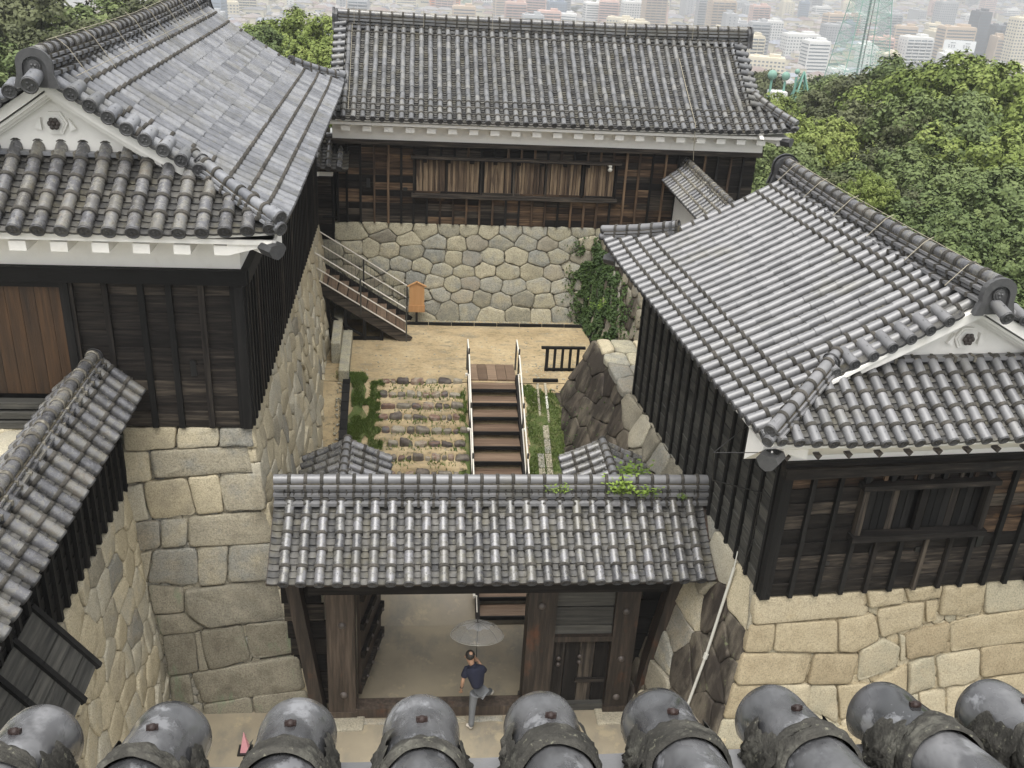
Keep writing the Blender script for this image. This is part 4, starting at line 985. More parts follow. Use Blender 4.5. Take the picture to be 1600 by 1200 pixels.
box(BT, 'window_head', 'dark_x', (5.36, -.14, 2.05), (6.3, .26, .07), FB); box(BT, 'window_sill', 'dark_x', (5.36, -.12, .90), (6.25, .22, .10), FB)
box(BT, 'window_backing', 'black_x', (5.36, .03, 1.46), (6.1, .03, 1.1), FB)
for u in (2.30, 3.28, 4.32, 5.30, 6.28, 7.4, 8.42): box(BT, 'window_post', 'dark_z', (u, -.05, 1.46), (.055, .08, 1.08), FB)
u = 2.42
while u < 8.34:
    w_ = random.uniform(.06, .10)
    if min(abs(u-p) for p in (2.30, 3.28, 4.32, 5.30, 6.28, 7.4, 8.42)) > .055: box(BT, 'window_slat', 'slat', (u, -.01, 1.45), (w_*.9, .03, .98), FB, Matrix.Rotation(random.gauss(0, .003), 4, 'Y'))
    u += w_
for i in range(9): box(BT, 'hinge_block', 'dark_x', (2.62+.70*i, -.10, 1.92), (.12, .08, .07), FB)
for u, z, w_, h in ((.95, 1.20, .11, .26), (2.05, 1.05, .13, .10)): box(BT, 'loophole', 'blackp', (u, -.045, z), (w_, .02, h), FB)
b = MB(); b.ball((8.15, -.35, 1.9), .07, 0, 8, 5); b.box((8.15, -.2, 2.0), (.1, .3, .05)); b.put('floodlight', M['pipe'], BT, FB)
box(BT, 'wall_plate', 'dark_x', (6.35, -.15, hz+.06), (12.86, .36, .14), FB)
box(BT, 'plaster_band', 'plaster', (6.35, -.12, hz+.47), (12.80, .34, .68), FB)
soffit(BT, (-2.5, 29.2, 0), (11.0, 29.2, 0), (0, -1, 0), 8.88, 9.12, .76)
for i in range(22): box(BT, 'rafter_end', 'plaster', (-2.0+.61*i, 28.86, 8.92), (.26, .60, .15))
hip_rafter(BT, (11.0, 28.4, 9.0), (1, -1, 0))
box(BT, 'plaster_band', 'plaster', (10.37, 31.9, 8.87), (.14, 5.4, .68))
# ribbed boards on the right end
SWB = thing('stone_wall', 'rounded fieldstone retaining wall below the long back turret', 'stone wall', (2, 29, 3))
fnB = plane_fn((0, 29.2, 6.0), (1, 0, 0), .16, (0, -1, 0))
reg = [(-3.4, 0), (6.6, 0), (6.6, 3.1), (-3.4, 3.1)]
BWs = [(u+random.gauss(0, .05), v+random.gauss(0, .035)) for u, v in BW if -3.4 < u < 6.6 and 0 < v < 3.1]
facing(SWB, voronoi(BWs, reg, 1.4), fnB, lambda u, v: 'stone_back' if random.random() < .85 else 'stone_grey', bulge=.032, gap=.006, rnd=.18, tilt=.06, jag=.018)
filler(SWB, fnB, -3.2, 6.4, .1, 3.0, 'stone_grey', .16, -.06)
facing(SWB, voronoi(seeds_rows(6.6, 11, 0, 3, .6, .45), [(6.6, 0), (11, 0), (11, 3), (6.6, 3)]), fnB, lambda u, v: 'stone_back', bulge=.05, gap=.003)
backing(SWB, fnB, -3.4, 11, 0, 3.1, 'joint', 30, 10, -.09)
cm = MB(); cm.box((4.0, 32.2, 2.5), (14, 5.7, 6.9)); cm.put('wall_core', M['joint'], SWB)
# ---- little connecting building at the left of the back turret
CBD = thing('connecting_building', 'small black-boarded passage with mortared tile eave between the left and the back turrets', 'passage building', (-4, 30, 5.4))
core = MB(); core.box((-4.6, 30.6, 6.4), (4.3, 2.9, 2.4)); core.put('wall_core', M['black_z'], CBD)
Fc_ = frame_m((-6.6, 29.1, 5.45), (1, 0, 0))
clad(CBD, Fc_, 4.2, 1.95, .23, [3.2, 3.62, 4.15], 'dark_x', 'black_z', bw=.07, bd=.06, seg=(2, 4))
box(CBD, 'plaster_band', 'plaster', (2.05, -.05, 2.1), (4.25, .2, .26), Fc_); box(CBD, 'rafter_end', 'plaster', (3.7, -.3, 2.12), (.2, .5, .12), Fc_)
SC_ = Slope((-6.6, 28.55, 7.72), (1, 0, 0), (0, 1, 0), .62, 0, 4.6, lift=0)
R, Pn = tile_slope(SC_, .31, .085, .30, .13, lambda a: 1.0, tm='tile_old', a0=.06, mm='mortar_pale'); pieces('round_tile', CBD, R); pieces('pan_tile', CBD, Pn); deck(SC_, lambda a: 1.0, CBD)
ridge(CBD, [(-6.6, 29.5, 8.3), (-2.1, 29.5, 8.3)], [(.18, .08), (.14, .07)], .33, .09, 'tile_old', 'mortar_pale')
box(CBD, 'window_frame', 'black_x', (4.05, -.07, .72), (.42, .08, .05), Fc_)
# ---- plastered roofed wall behind the right turret
PW = thing('roofed_wall', 'short white plastered wall with small tiled roof behind the right turret', 'roofed wall', (8.2, 27, 3))
cm = MB(); cm.box((8.2, 26.8, 5.6), (.5, 4.6, 4.2)); cm.put('plaster_wall', M['plaster'], PW)
for sg, ox in ((1, 7.52), (-1, 8.88)):
    S_ = Slope((ox, 24.4, 7.55), (0, 1, 0), (sg, 0, 0), .72, .05, 4.7, lift=0)
    R, Pn = tile_slope(S_, .25, .07, .28, .12, lambda a: .66, tm='tile_old', a0=.03, mm='mortar_pale'); pieces('round_tile', PW, R); pieces('pan_tile', PW, Pn); deck(S_, lambda a: .66, PW)
ridge(PW, [(8.2, 24.4, 8.02), (8.2, 29.05, 8.02)], [(.17, .07), (.13, .06)], .3, .085, 'tile_old', 'mortar_pale')

# ================================================================== GATE
GT = thing('castle_gate', 'wooden gate with a grey tiled roof between the stone bases, door open above the sill', 'gate', (1.5, 15.2, 0))
GX0, GX1 = -2.50, 5.53
S1 = Slope((GX0, 13.97, 4.02), (1, 0, 0), (0, 1, 0), .50, .055, GX1-GX0, lift=.03, liftlen=1.5); S2 = Slope((GX0, 16.95, 4.02), (1, 0, 0), (0, -1, 0), .50, .055, GX1-GX0, lift=0)
R, Pn = tile_slope(S1, .308, .090, .325, .128, lambda a: 1.48, tm='tile_gate', a0=.30, a1=GX1-GX0-.22)
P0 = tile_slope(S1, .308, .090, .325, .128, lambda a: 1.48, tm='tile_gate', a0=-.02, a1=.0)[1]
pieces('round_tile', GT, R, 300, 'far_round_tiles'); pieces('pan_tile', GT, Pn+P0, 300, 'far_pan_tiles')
R, Pn = tile_slope(S2, .308, .090, .325, .128, lambda a: 1.48, tm='tile_gate', a0=.30, a1=GX1-GX0-.22)
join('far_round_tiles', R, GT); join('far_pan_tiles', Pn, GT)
for S in (S1, S2): deck(S, lambda a: 1.46, GT, key='gate_wood', thick=.06)
ridge(GT, [(GX0+.02, 15.46, 4.82), (GX1-.08, 15.46, 4.82)], [(.26, .10), (.15, .06), (.185, .09), (.13, .06), (.165, .09)], .29, .095, 'tile_smooth', 'mortar')
gw = lambda n, c, d, k='gate_wood': box(GT, n, k, c, d)
for nm, x0, x1 in (('gate_post', -1.60, -1.07), ('gate_post', 2.25, 2.80), ('gate_post', 3.95, 4.42)):
    gw(nm, ((x0+x1)/2, 15.16, 1.95), (x1-x0, .46, 3.9))
    gw('post_shoe', ((x0+x1)/2, 15.16, .09), (x1-x0+.05, .52, .18))
beam(GT, 'lintel', 'dark_x', (-1.9, 15.12, 3.30), (4.9, 15.12, 3.30), .42, .44)
beam(GT, 'side_strut', 'gate_wood', (-1.78, 15.05, 0), (-2.28, 15.12, 3.9), .24, .34); beam(GT, 'side_strut', 'gate_wood', (4.58, 14.95, 0), (5.15, 15.0, 3.9), .24, .34)
for k in range(9):
    gw('wing_board', (-1.82-.045*k, 15.35, .25+.42*k), (.75, .05, .40), 'dark_x'); gw('wing_board', (4.65+.06*k, 15.35, .25+.42*k), (.85, .05, .40), 'black_x')
for k, (z, h) in enumerate(((2.86, .42), (2.42, .42), (1.99, .40))): gw('transom_board', (3.37, 15.10, z), (1.15, .10+.03*k, h), 'greywood_x')
gw('wicket_lintel', (3.37, 15.02, 1.93), (1.17, .20, .12))
for k in range(4): gw('wicket_plank', (2.92+.30*k, 15.14, .98), (.285, .05, 1.72), 'dark_z')
gw('wicket_bar', (3.62, 15.08, .75), (.6, .05, .10), 'dark_x'); gw('wicket_sill', (3.37, 15.12, .10), (1.16, .24, .16), 'greywood_x')
gw('sill', (.59, 15.08, .12), (3.34, .30, .24), 'gate_wood')
for x, z in ((-1.30, 2.35), (-1.30, .62), (2.50, 2.75), (4.18, 1.42), (4.18, .42), (3.38, 1.35), (3.38, 1.2), (2.95, 1.3), (2.95, 1.15), (4.16, 2.6)):
    r_ = .075 if abs(x-3.38) > .1 and abs(x-2.95) > .1 else .05
    b = MB(); b.ball((0, 0, 0), r_, 0, 12, 8, (1, .75, 1)); b.put('iron_boss', M['iron'], GT, Matrix.Translation((x, 14.93 if r_ > .06 else 15.10, z)))
# open door leaf
FD = Matrix.Translation((-1.02, 15.42, 0)) @ Matrix.Rotation(math.radians(78), 4, 'Z')
for k in range(5): box(GT, 'door_plank', 'gate_wood', (.17+.33*k, 0, 1.55), (.32, .07, 2.75), FD)
for z in (.5, 1.2, 1.9, 2.6): box(GT, 'door_rail', 'dark_x', (.83, -.07, z), (1.66, .08, .16), FD)
for k in range(4):
    for z in (.5, 1.2, 1.9, 2.6):
        b = MB(); b.ball((0, 0, 0), .04, 0, 8, 6); b.put('iron_boss', M['iron'], GT, FD @ Matrix.Translation((.2+.42*k, -.12, z)))
FD2 = Matrix.Translation((2.6, 15.42, 0)) @ Matrix.Rotation(math.radians(88), 4, 'Z')
for k in range(4): box(GT, 'door_plank', 'gate_wood', (.17+.33*k, 0, 1.55), (.32, .07, 2.75), FD2)
# rear supports with their own little roofs
for xc in (-1.38, 4.12):
    gw('rear_post', (xc, 18.0, 1.9), (.28, .28, 3.6)); gw('tie_beam', (xc, 16.7, 3.35), (.22, 2.7, .24)); gw('tie_beam', (xc, 16.7, 1.6), (.18, 2.7, .2))
    for sg in (-1, 1):
        S_ = Slope((xc+sg*.88, 16.75, 3.92), (0, 1, 0), (-sg, 0, 0), .42, .05, 1.75, lift=0)
        R, Pn = tile_slope(S_, .30, .085, .32, .13, lambda a: .86, tm='tile_gate', a0=.12); pieces('round_tile', GT, R); pieces('pan_tile', GT, Pn); deck(S_, lambda a: .84, GT, key='gate_wood')
    ridge(GT, [(xc, 16.75, 4.26), (xc, 18.5, 4.26)], [(.16, .07), (.12, .06)], .29, .085, 'tile_smooth')
for nm, x in (('foot_stone', -1.35), ('foot_stone', 4.2)):
    me = stone([(-.45, -.25), (.45, -.25), (.47, .25), (-.45, .27)], lambda u, v, h, x=x: (x+u, 14.82+v, .03+h*.5), 'stone_grey', bulge=.03, rnd=.1); put(nm, me, GT)
# stone kerb in front of the sill
for i in range(5):
    me = stone([(0, 0), (.72, 0), (.72, .16), (0, .15)], lambda u, v, h, i=i: (-1.05+.74*i+u, 14.74+v, .02+h*.4), 'stone_grey', bulge=.02, rnd=.08); put('kerb_stone', me, GT)
def tuft(name, c, n, hgt, spread, key, parent=None, seed=0, **k):
    rg = random.Random(seed); V = []; Fc = []
    for i in range(n):
        x, y = rg.gauss(0, spread), rg.gauss(0, spread*.5); a = rg.uniform(0, 2*PI); h = hgt*rg.uniform(.4, 1.1); lx, ly = rg.gauss(0, .4)*h, rg.gauss(0, .4)*h; w = hgt*.08
        for lv in range(3):
            zz = h*(.35+.3*lv); b = V3((x+lx*(.35+.3*lv), y+ly*(.35+.3*lv), zz)); d = V3((math.cos(a+lv*2), math.sin(a+lv*2), .2))*hgt*.28; s = d.cross(V3((0, 0, 1))).normalized()*w
            o = len(V); V += [b-s*.3, b+d*.5-s, b+d, b+d*.5+s]; Fc.append((o, o+1, o+2, o+3))
        o = len(V); V += [(x-w*.2, y, 0), (x+w*.2, y, 0), (x+lx, y+ly, h)]; Fc.append((o, o+1, o+2))
    return put(name, mesh(name, V, Fc, M[key]), parent, Matrix.Translation(c), **k)
tuft('weed', (2.72, 15.30, 5.08), 30, .20, .10, 'weed', None, 1, label='small round weed rooted near the middle of the gate ridge', cat='weed')
tuft('weed', (3.86, 15.30, 5.05), 46, .34, .10, 'weed', None, 2, label='tall yellow-green weed growing on the right half of the gate ridge', cat='weed')
tuft('weed', (4.30, 15.30, 5.02), 36, .24, .11, 'weed', None, 3, label='low leafy weed beside the tall one on the gate ridge', cat='weed')
tuft('weed', (5.0, 15.2, 5.0), 14, .12, .06, 'weed', None, 4, label='tiny weed at the far right end of the gate ridge', cat='weed')
tuft('weed', (4.45, 16.9, 4.4), 40, .34, .16, 'weed', None, 5, label='grassy weed against the stained stone behind the gate ridge', cat='weed')
# ================================================================== COURTYARD
M['step_stone'] = mat('step_stone', [(.05, .04, .035), (.12, .10, .08), (.20, .18, .14), (.28, .25, .19), (.15, .085, .06), (.09, .085, .082)], rw=1.0, ns=6, nw=.4, rough=.7, bump=.6, bs=40, bdist=.01, speck=(60, .3),
    patches=[((.10, .13, .05), 5, .6, .72, (1, 1, 1), .6)])
STP = thing('stone_steps', 'old broad steps edged with rows of rough coloured stones left of the wooden stairs', 'stone steps', (.1, 22.5, 2))
for ri, y in enumerate(ROWS):
    x = -.95+random.uniform(0, .1)+(.12 if ri > 3 else 0); z = slope_z(y)
    x1 = 1.12+min(ri, 6)*.03
    while x < x1:
        w = random.uniform(.14, .42); d = random.uniform(.14, .22); hh = random.uniform(.7, 1.3)
        if random.random() < .93:
            me = stone([(0, 0), (w, random.uniform(-.03, .03)), (w*.98, d), (w*.5, d+.03), (0.02, d)], lambda u, v, h: (x+u+.0, y-.13+v+random.uniform(-.008, .008), z-.02+max(-.14, h)*1.3*hh), 'step_stone', gap=.006, bulge=.12, depth=.14, rnd=.35, tilt=.12, jag=.015)
            if me: put('stone', me, STP)
        x += w+.005
def blades(name, regs, n, h, key, label, seed):
    rg = np.random.default_rng(seed); V = []; Fc = []; k = 0
    for (x0, x1, y0, y1, zf, wt) in regs:
        m = int(n*wt)
        xs = rg.uniform(x0, x1, m); ys = rg.uniform(y0, y1, m)
        for x, y in zip(xs, ys):
            d = noise.noise(V3((x*1.6, y*1.6, seed)))+.25*noise.noise(V3((x*6, y*6, 3)))
            e = min(x-x0, x1-x, (y-y0)*.7, (y1-y)*.7)/.18
            if d < -.05-min(e, 1)*.3+.25*(e < .6): continue
            z = zf(x, y); a = rg.uniform(0, 6.28); l = h*rg.uniform(.4, 1.2); t = rg.normal(0, .5, 2)*l; w = .012+l*.08
            o = len(V); V += [(x-w*math.cos(a), y-w*math.sin(a), z-.02), (x+w*math.cos(a), y+w*math.sin(a), z-.02), (x+t[0], y+t[1], z+l)]; Fc.append((o, o+1, o+2))
    me = mesh(name, V, Fc, M[key]); at = me.attributes.new('rnd', 'FLOAT', 'POINT')
    at.data.foreach_set('value', np.repeat(rg.uniform(0, .6, len(Fc)), 3))
    return put(name, me, kind='stuff', label=label, cat='grass')
bz = lambda x, y: slope_z(y)+.01
cz = lambda x, y: 3.0
blades('grass', [(-1.72, -1.25, 21.3, 24.5, bz, .26), (-1.25, -.78, 20.5, 24.35, bz, .26), (-.7, 1.2, 20.6, 24.3, lambda x, y: bank_z(x, y)+.03, .02), (1.15, 1.5, 20.5, 24.2, bz, .10), (2.95, 4.1, 20.4, 24.15, bz, .24), (-1.9, -1.2, 24.2, 24.75, cz, .05)], 80000, .075, 'grass', 'short green grass growing on the bank beside the steps', 4)
for nm, regs in (('grass_patch', [(-1.70, -1.22, 21.0, 24.5), (-1.2, -.80, 20.4, 24.2), (3.0, 4.2, 20.0, 24.1), (1.18, 1.48, 20.4, 24.1)]),):
    for (x0, x1, y0, y1) in regs:
        V = []; Fc = []; n = 24
        for i in range(n+1):
            y = y0+.1+(y1-y0-.3)*i/n; j0 = .06+.16*noise.noise(V3((y*3.1, x0, 2))); j1 = -.06+.16*noise.noise(V3((y*3.1, x1, 7)))
            e = 1-max(0, abs(2*i/n-1)-.8)*4; xm = (x0+x1)/2
            for k in range(4):
                x = (x0+j0)+(x1+j1-x0-j0)*k/3; x = xm+(x-xm)*e; V.append((x, y, slope_z(y)+.035+.05*noise.noise(V3((x*1.3, y*1.3, 0)))))
        Fc = [(i*4+k, i*4+k+1, (i+1)*4+k+1, (i+1)*4+k) for i in range(n) for k in range(3)]
        put(nm, mesh(nm, V, Fc, M['grass_soil'], None, True), kind='structure')
# wooden stairs up from the gate
ST = thing('wooden_stairs', 'broad wooden stairs with dark nosings climbing from the gate to the sandy courtyard', 'stairs', (2.15, 17.7, 0))
SX0, SX1 = 1.52, 2.84
for i in range(15):
    y = 17.78+.433*i; z = .2*(i+1)
    for k in range(3): box(ST, 'tread_board', 'tread', ((SX0+SX1)/2, y+.07+.145*k, z-.02), (SX1-SX0-.1, .14, .04))
    box(ST, 'nosing', 'black_x', ((SX0+SX1)/2, y-.02, z-.035), (SX1-SX0-.1, .045, .09))
box(ST, 'under_board', 'black_x', ((SX0+SX1)/2, 20.9, 1.35), (1.2, .02, .02))
beam(ST, 'under_panel', 'black_x', ((SX0+SX1)/2, 17.75, -.10), ((SX0+SX1)/2, 24.2, 2.84), 1.26, .02)
for i in range(5): box(ST, 'landing_board', 'tread', (SX0+.13+.265*i, 24.85, 3.03), (.255, 1.0, .05), None)
for x in (SX0, SX1): beam(ST, 'stringer', 'dark_y', (x, 17.6, .02), (x, 24.3, 3.10), .09, .34)
for x in (SX0-.02, SX1+.03):
    b = MB(); off = .0
    b.tube([(x, 17.9, .95), (x, 24.1, 3.80), (x, 25.1, 3.92)] if x < 2 else [(x, 17.9, .95), (x, 24.1, 3.80), (x, 25.1, 3.92)], .022, 6); b.put('handrail', M['rail'], ST)
    b = MB(); b.tube([(x, 17.8, .30), (x, 24.2, 3.27)], .016, 6); b.put('lower_rail', M['rail'], ST)
    for k in range(5):
        y = 18.2+1.45*k if k < 4 else 24.3
        if k == 4: y = 24.3
        z = slope_z(y)
        box(ST, 'rail_post', 'greywood_z', (x, y, z+.5), (.045, .045, 1.0)); box(ST, 'post_bracket', 'rail', (x+(-.03 if x < 2 else .03), y, z+.22), (.10, .09, .06))
    box(ST, 'rail_post', 'greywood_z', (x, 25.1, 3.46), (.045, .045, .92))
# side staircase to the left turret
S2T = thing('wooden_staircase', 'side flight of wooden steps with white tube rails rising leftward beside the fieldstone wall', 'stairs', (-.3, 27.9, 3))
for i in range(11):
    x = -.42-.285*i; z = 3.0+.18*(i+1)
    box(S2T, 'tread_board', 'tread', (x, 27.9, z), (.29, 1.5, .04), None, None); box(S2T, 'riser', 'dark_y', (x+.14, 27.9, z-.1), (.02, 1.5, .16))
for y in (27.08, 28.72): beam(S2T, 'stringer', 'dark_x', (-.12, y, 2.98), (-3.5, y, 5.12), .07, .30)
for x, h in ((-.95, .35), (-1.45, .68), (-2.0, 1.0), (-2.5, 1.35)): box(S2T, 'support_post', 'black_z', (x, 27.1, 3+h/2), (.10, .10, h))
beam(S2T, 'brace', 'black_x', (-.9, 27.1, 3.06), (-2.6, 27.1, 3.06), .08, .09); beam(S2T, 'brace', 'black_x', (-1.45, 27.1, 3.1), (-2.4, 27.1, 3.7), .06, .07)
for y, hs_ in ((27.02, (.18, .52, .95)), (28.78, (.25, .62, 1.02))):
    for j, h in enumerate(hs_):
        b = MB(); b.tube([(-.22, y, 3.1+h), (-3.3, y, 3.1+h+1.95)], .02, 6); b.put('handrail', M['rail'], S2T)
    for x in (-.22, -1.55, -2.9): box(S2T, 'rail_post', 'greywood_z', (x, y, 3.0+(-.22-x)*.633+.55), (.045, .045, 1.1))
    for k in range(26): box(S2T, 'baluster', 'greywood_z', (-.3-.115*k, y, 3.1+.115*k*.633+.52), (.008, .008, .85))
# notice board
SG = thing('notice_board', 'small orange-brown wooden notice board with a pointed top on a post', 'sign', (.08, 28.5, 3))
b = MB(); b.prism([(-.23, .45), (.23, .45), (.23, 1.22), (0, 1.34), (-.23, 1.22)], -.02, .02); b.put('board_panel', M['sign_wood'], SG, Matrix.Translation((.08, 28.45, 3)))
for sg in (-1, 1): beam(SG, 'board_roof', 'sign_wood', (.08, 28.45, 4.37), (.08+sg*.29, 28.45, 4.22), .10, .025)
b = MB(); b.box((.08, 28.44, 3.5), (.50, .05, .22)); b.put('lower_panel', M['sign_wood'], SG)
box(SG, 'post', 'dark_z', (.08, 28.49, 3.3), (.07, .05, .6))
# low dark fence
FN = thing('low_fence', 'short dark wooden barrier with five uprights by the stained wall', 'fence', (4.2, 25, 3))
for i in range(5): box(FN, 'fence_post', 'black_z', (3.75+.22*i, 25.05, 3.35), (.07 if i else .09, .06, .72))
box(FN, 'fence_rail', 'black_x', (4.2, 25.05, 3.73), (1.25, .10, .06)); box(FN, 'fence_rail', 'black_x', (4.2, 25.05, 3.06), (1.0, .07, .06))
# stone kerb slabs by the left base
for lab, pts, z, h in (('long pale kerb slab lying along the foot of the left stone base', [(-2.02, 24.25), (-1.74, 24.25), (-1.80, 27.2), (-2.08, 27.2)], 3.0, .32), ('upper pale slab stepping up beside the side staircase', [(-2.30, 25.4), (-2.04, 25.4), (-2.12, 28.3), (-2.40, 28.3)], 3.0, .62)):
    b = MB(); V = [(x, y, z-.1) for x, y in pts]+[(x, y, z+h) for x, y in pts]
    b.add(V, [(3, 2, 1, 0), (4, 5, 6, 7), (0, 1, 5, 4), (1, 2, 6, 5), (2, 3, 7, 6), (3, 0, 4, 7)]); o = b.put('kerb_slab', M['stone_back'], None, label=lab, cat='kerb stone')
    bv = o.modifiers.new('bevel', 'BEVEL'); bv.width = .03; bv.segments = 2
# gutters
GU = thing('roof_tile_gutter', 'dark tile-lined gutter beside the left base next to the grass', 'gutter', (-1.8, 22.8, 2))
for i in range(12):
    y = 21.0+.28*i; beam(GU, 'gutter_tile', 'black_y', (-1.80, y, slope_z(y)+.05), (-1.80, y+.27, slope_z(y+.27)+.05), .20, .07)
GV = thing('stone_gutter', 'narrow stone-edged gutter running down the grass right of the wooden stairs', 'gutter', (3.5, 22.5, 2))
for xx, y0, n in ((3.40, 22.9, 3), (3.62, 22.95, 3), (3.52, 21.2, 4), (3.32, 21.2, 2)):
    for i in range(n):
        y = y0+.42*i; beam(GV, 'edge_stone', 'pipe' if i == 1 and xx > 3.6 else 'stone_grey', (xx, y, slope_z(y)+.03), (xx, y+.40, slope_z(y+.4)+.03), .06 if y0 > 22 else .16, .05)
DK = thing('timber_edging', 'dark timber edging along the foot of the fieldstone wall', 'edging', (2.5, 28.4, 3))
for i in range(8): beam(DK, 'edging_board', 'black_x', (-.25+.71*i, 28.33, 3.04), (-.25+.71*(i+1)-.02, 28.33, 3.04), .08, .10)
for i in range(4): beam(DK, 'edging_board', 'black_y', (5.45-.02*i, 28.3-.42*i, 3.03), (5.43-.02*i, 27.9-.42*i, 3.03), .10, .08)
beam(DK, 'edging_board', 'black_x', (3.3, 24.35, 3.03), (4.0, 24.35, 3.03), .10, .10)
rg = np.random.default_rng(8); V = []; Fc = []
def pebbles(name, regs, label, key='stone_back', s=.04):
    b = MB(); r = random.Random(3); tmpl = MB().ball((0, 0, 0), 1, 0, 5, 3).mesh('pebble_template', M[key]); it = []
    for (x0, x1, y0, y1, zf, n) in regs:
        for _ in range(n):
            x, y = r.uniform(x0, x1), r.uniform(y0, y1); q = s*r.uniform(.4, 1.3)
            it.append((tmpl, Matrix.Translation((x, y, zf(x, y))) @ Matrix.Rotation(r.uniform(0, 6), 4, 'Z') @ Matrix.Diagonal((q*1.3, q, q*.6, 1))))
    join(name, it, None, label=label, cat='gravel')
pebbles('gravel', [(-.3, 5.6, 28.38, 28.75, cz, 900), (3.0, 5.3, 24.5, 25.6, cz, 150), (-2.05, -1.85, 20.5, 24.4, bz, 220), (-1.0, 1.4, 20, 24.3, lambda x, y: bank_z(x, y)+.01, 90), (-1.5, 5.2, 24.4, 28.2, cz, 160), (2.95, 4.2, 20.3, 24.2, bz, 260)], 'loose grey pebbles along walls and on the bank', s=.028)
# ivy
def ivy(name, label, fn, spots, n, seed, key='ivy', sz=.05):
    r = random.Random(seed); V = []; Fc = []; R_ = []
    for (u, v, su, sv_, wt) in spots:
        for _ in range(int(n*wt)):
            uu, vv = r.gauss(u, su), r.gauss(v, sv_)
            if vv < .3 or noise.noise(V3((uu*2.5, vv*2.5, seed))) < -.12: continue
            p = V3(fn(uu, vv, r.uniform(.03, .15))); q = V3((r.gauss(0, 1), r.gauss(0, 1), r.gauss(0, 1))).normalized(); w = q.orthogonal().normalized(); s = sz*r.uniform(.5, 1.2)
            o = len(V); V += [p-q*s, p+w*s*.6, p+q*s, p-w*s*.6]; Fc.append((o, o+1, o+2, o+3)); R_ += [r.uniform(0, .5)]*4
    me = mesh(name, V, Fc, M[key]); a = me.attributes.new('rnd', 'FLOAT', 'POINT'); a.data.foreach_set('value', R_)
    return put(name, me, kind='stuff', label=label, cat='ivy')
ivy('ivy', 'dark green ivy covering the mossy wall at the right end of the courtyard', fnI, [(3.2, 1.5, 1.0, .9, .5), (4.4, 1.6, .55, 1.0, .6)], 26000, 2)
ivy('ivy', 'ivy spreading over the right end of the fieldstone wall', fnB, [(5.75, 1.9, .32, .75, .7), (5.35, 1.5, .25, .5, .12)], 16000, 5)
ivy('ivy', 'sparse moss and weeds on the dark stained wall', fnRS, [(8.6, 2.2, 1.2, .8, 1)], 260, 7, 'ivy', .03)
tuft('weed', (5.45, 26.6, 4.3), 14, .30, .1, 'weed', None, 9, label='bright yellow-green sprig among the dark ivy', cat='weed')
tuft('weed', (-1.85, 24.5, 3.0), 26, .2, .15, 'grass', None, 19, label='grass clump at the corner of the left stone base', cat='weed')

# ================================================================== PERSON
def skin(name, key, chains, parent, sub=2, root=0):
    """chains: list of lists of (point, rx, ry); first point of later chains may be an int index"""
    V = []; Ed = []; Rd = []
    for ch in chains:
        prev = None
        for e in ch:
            if isinstance(e, int): prev = e; continue
            V.append(e[0]); Rd.append((e[1], e[2] if len(e) > 2 else e[1])); i = len(V)-1
            if prev is not None: Ed.append((prev, i))
            prev = i
    me = bpy.data.meshes.new(name); me.from_pydata([tuple(v) for v in V], Ed, []); me.materials.append(M[key])
    o = put(name, me, parent)
    m = o.modifiers.new('skin', 'SKIN'); m.use_smooth_shade = True
    for i, r_ in enumerate(Rd): me.skin_vertices[0].data[i].radius = r_
    me.skin_vertices[0].data[root].use_root = True
    s = o.modifiers.new('sub', 'SUBSURF'); s.levels = sub; s.render_levels = sub
    return o
PE = thing('person', 'man in navy polo shirt and grey trousers stepping over the gate sill holding an umbrella', 'person', (1.21, 14.6, 0))
skin('body', 'skin', [[((1.25, 14.93, 1.30), .06), ((1.20, 14.97, 1.42), .05), ((1.17, 15.01, 1.50), .075, .08), ((1.16, 15.03, 1.585), .088, .10), ((1.155, 15.03, 1.66), .065, .075)],
    [0, ((1.07, 14.92, 1.33), .035), ((1.02, 14.84, 1.12), .040), ((1.01, 14.88, .93), .030), ((1.00, 14.90, .86), .032, .02), ((1.00, 14.91, .80), .026, .014)],
    [0, ((1.42, 14.98, 1.33), .035), ((1.47, 15.06, 1.14), .040), ((1.35, 15.18, 1.30), .030), ((1.30, 15.21, 1.37), .032, .025)]], PE)
fg_ = []
for k in range(5):
    a = .018*(k-2); l = (.045, .065, .07, .065, .05)[k]
    skin('finger', 'skin', [[((1.0+a, 14.915, .80), .009), ((1.0+a, 14.925, .80-l*.6), .008), ((1.0+a, 14.94, .80-l), .007)]], PE, 1)
    skin('finger', 'skin', [[((1.315, 15.19+a*.3, 1.36+a), .010), ((1.275, 15.175, 1.37+a), .009), ((1.262, 15.205, 1.37+a), .009), ((1.28, 15.235, 1.365+a), .008)]], PE, 1)
skin('polo_shirt', 'navy', [[((1.33, 14.86, .93), .155, .12), ((1.31, 14.88, 1.08), .15, .11), ((1.27, 14.92, 1.24), .17, .115), ((1.22, 14.95, 1.37), .13, .09), ((1.205, 14.965, 1.42), .07, .065)],
    [2, ((1.09, 14.92, 1.34), .085), ((1.035, 14.865, 1.18), .072)], [2, ((1.40, 14.97, 1.34), .085), ((1.455, 15.04, 1.19), .072)]], PE)
skin('trousers', 'grey_cloth', [[((1.335, 14.86, .90), .145, .115), ((1.25, 14.82, .78), .095), ((1.225, 14.74, .47), .068), ((1.21, 14.66, .10), .06)],
    [0, ((1.42, 14.92, .79), .095), ((1.56, 15.12, .56), .07), ((1.63, 15.36, .40), .056)]], PE)
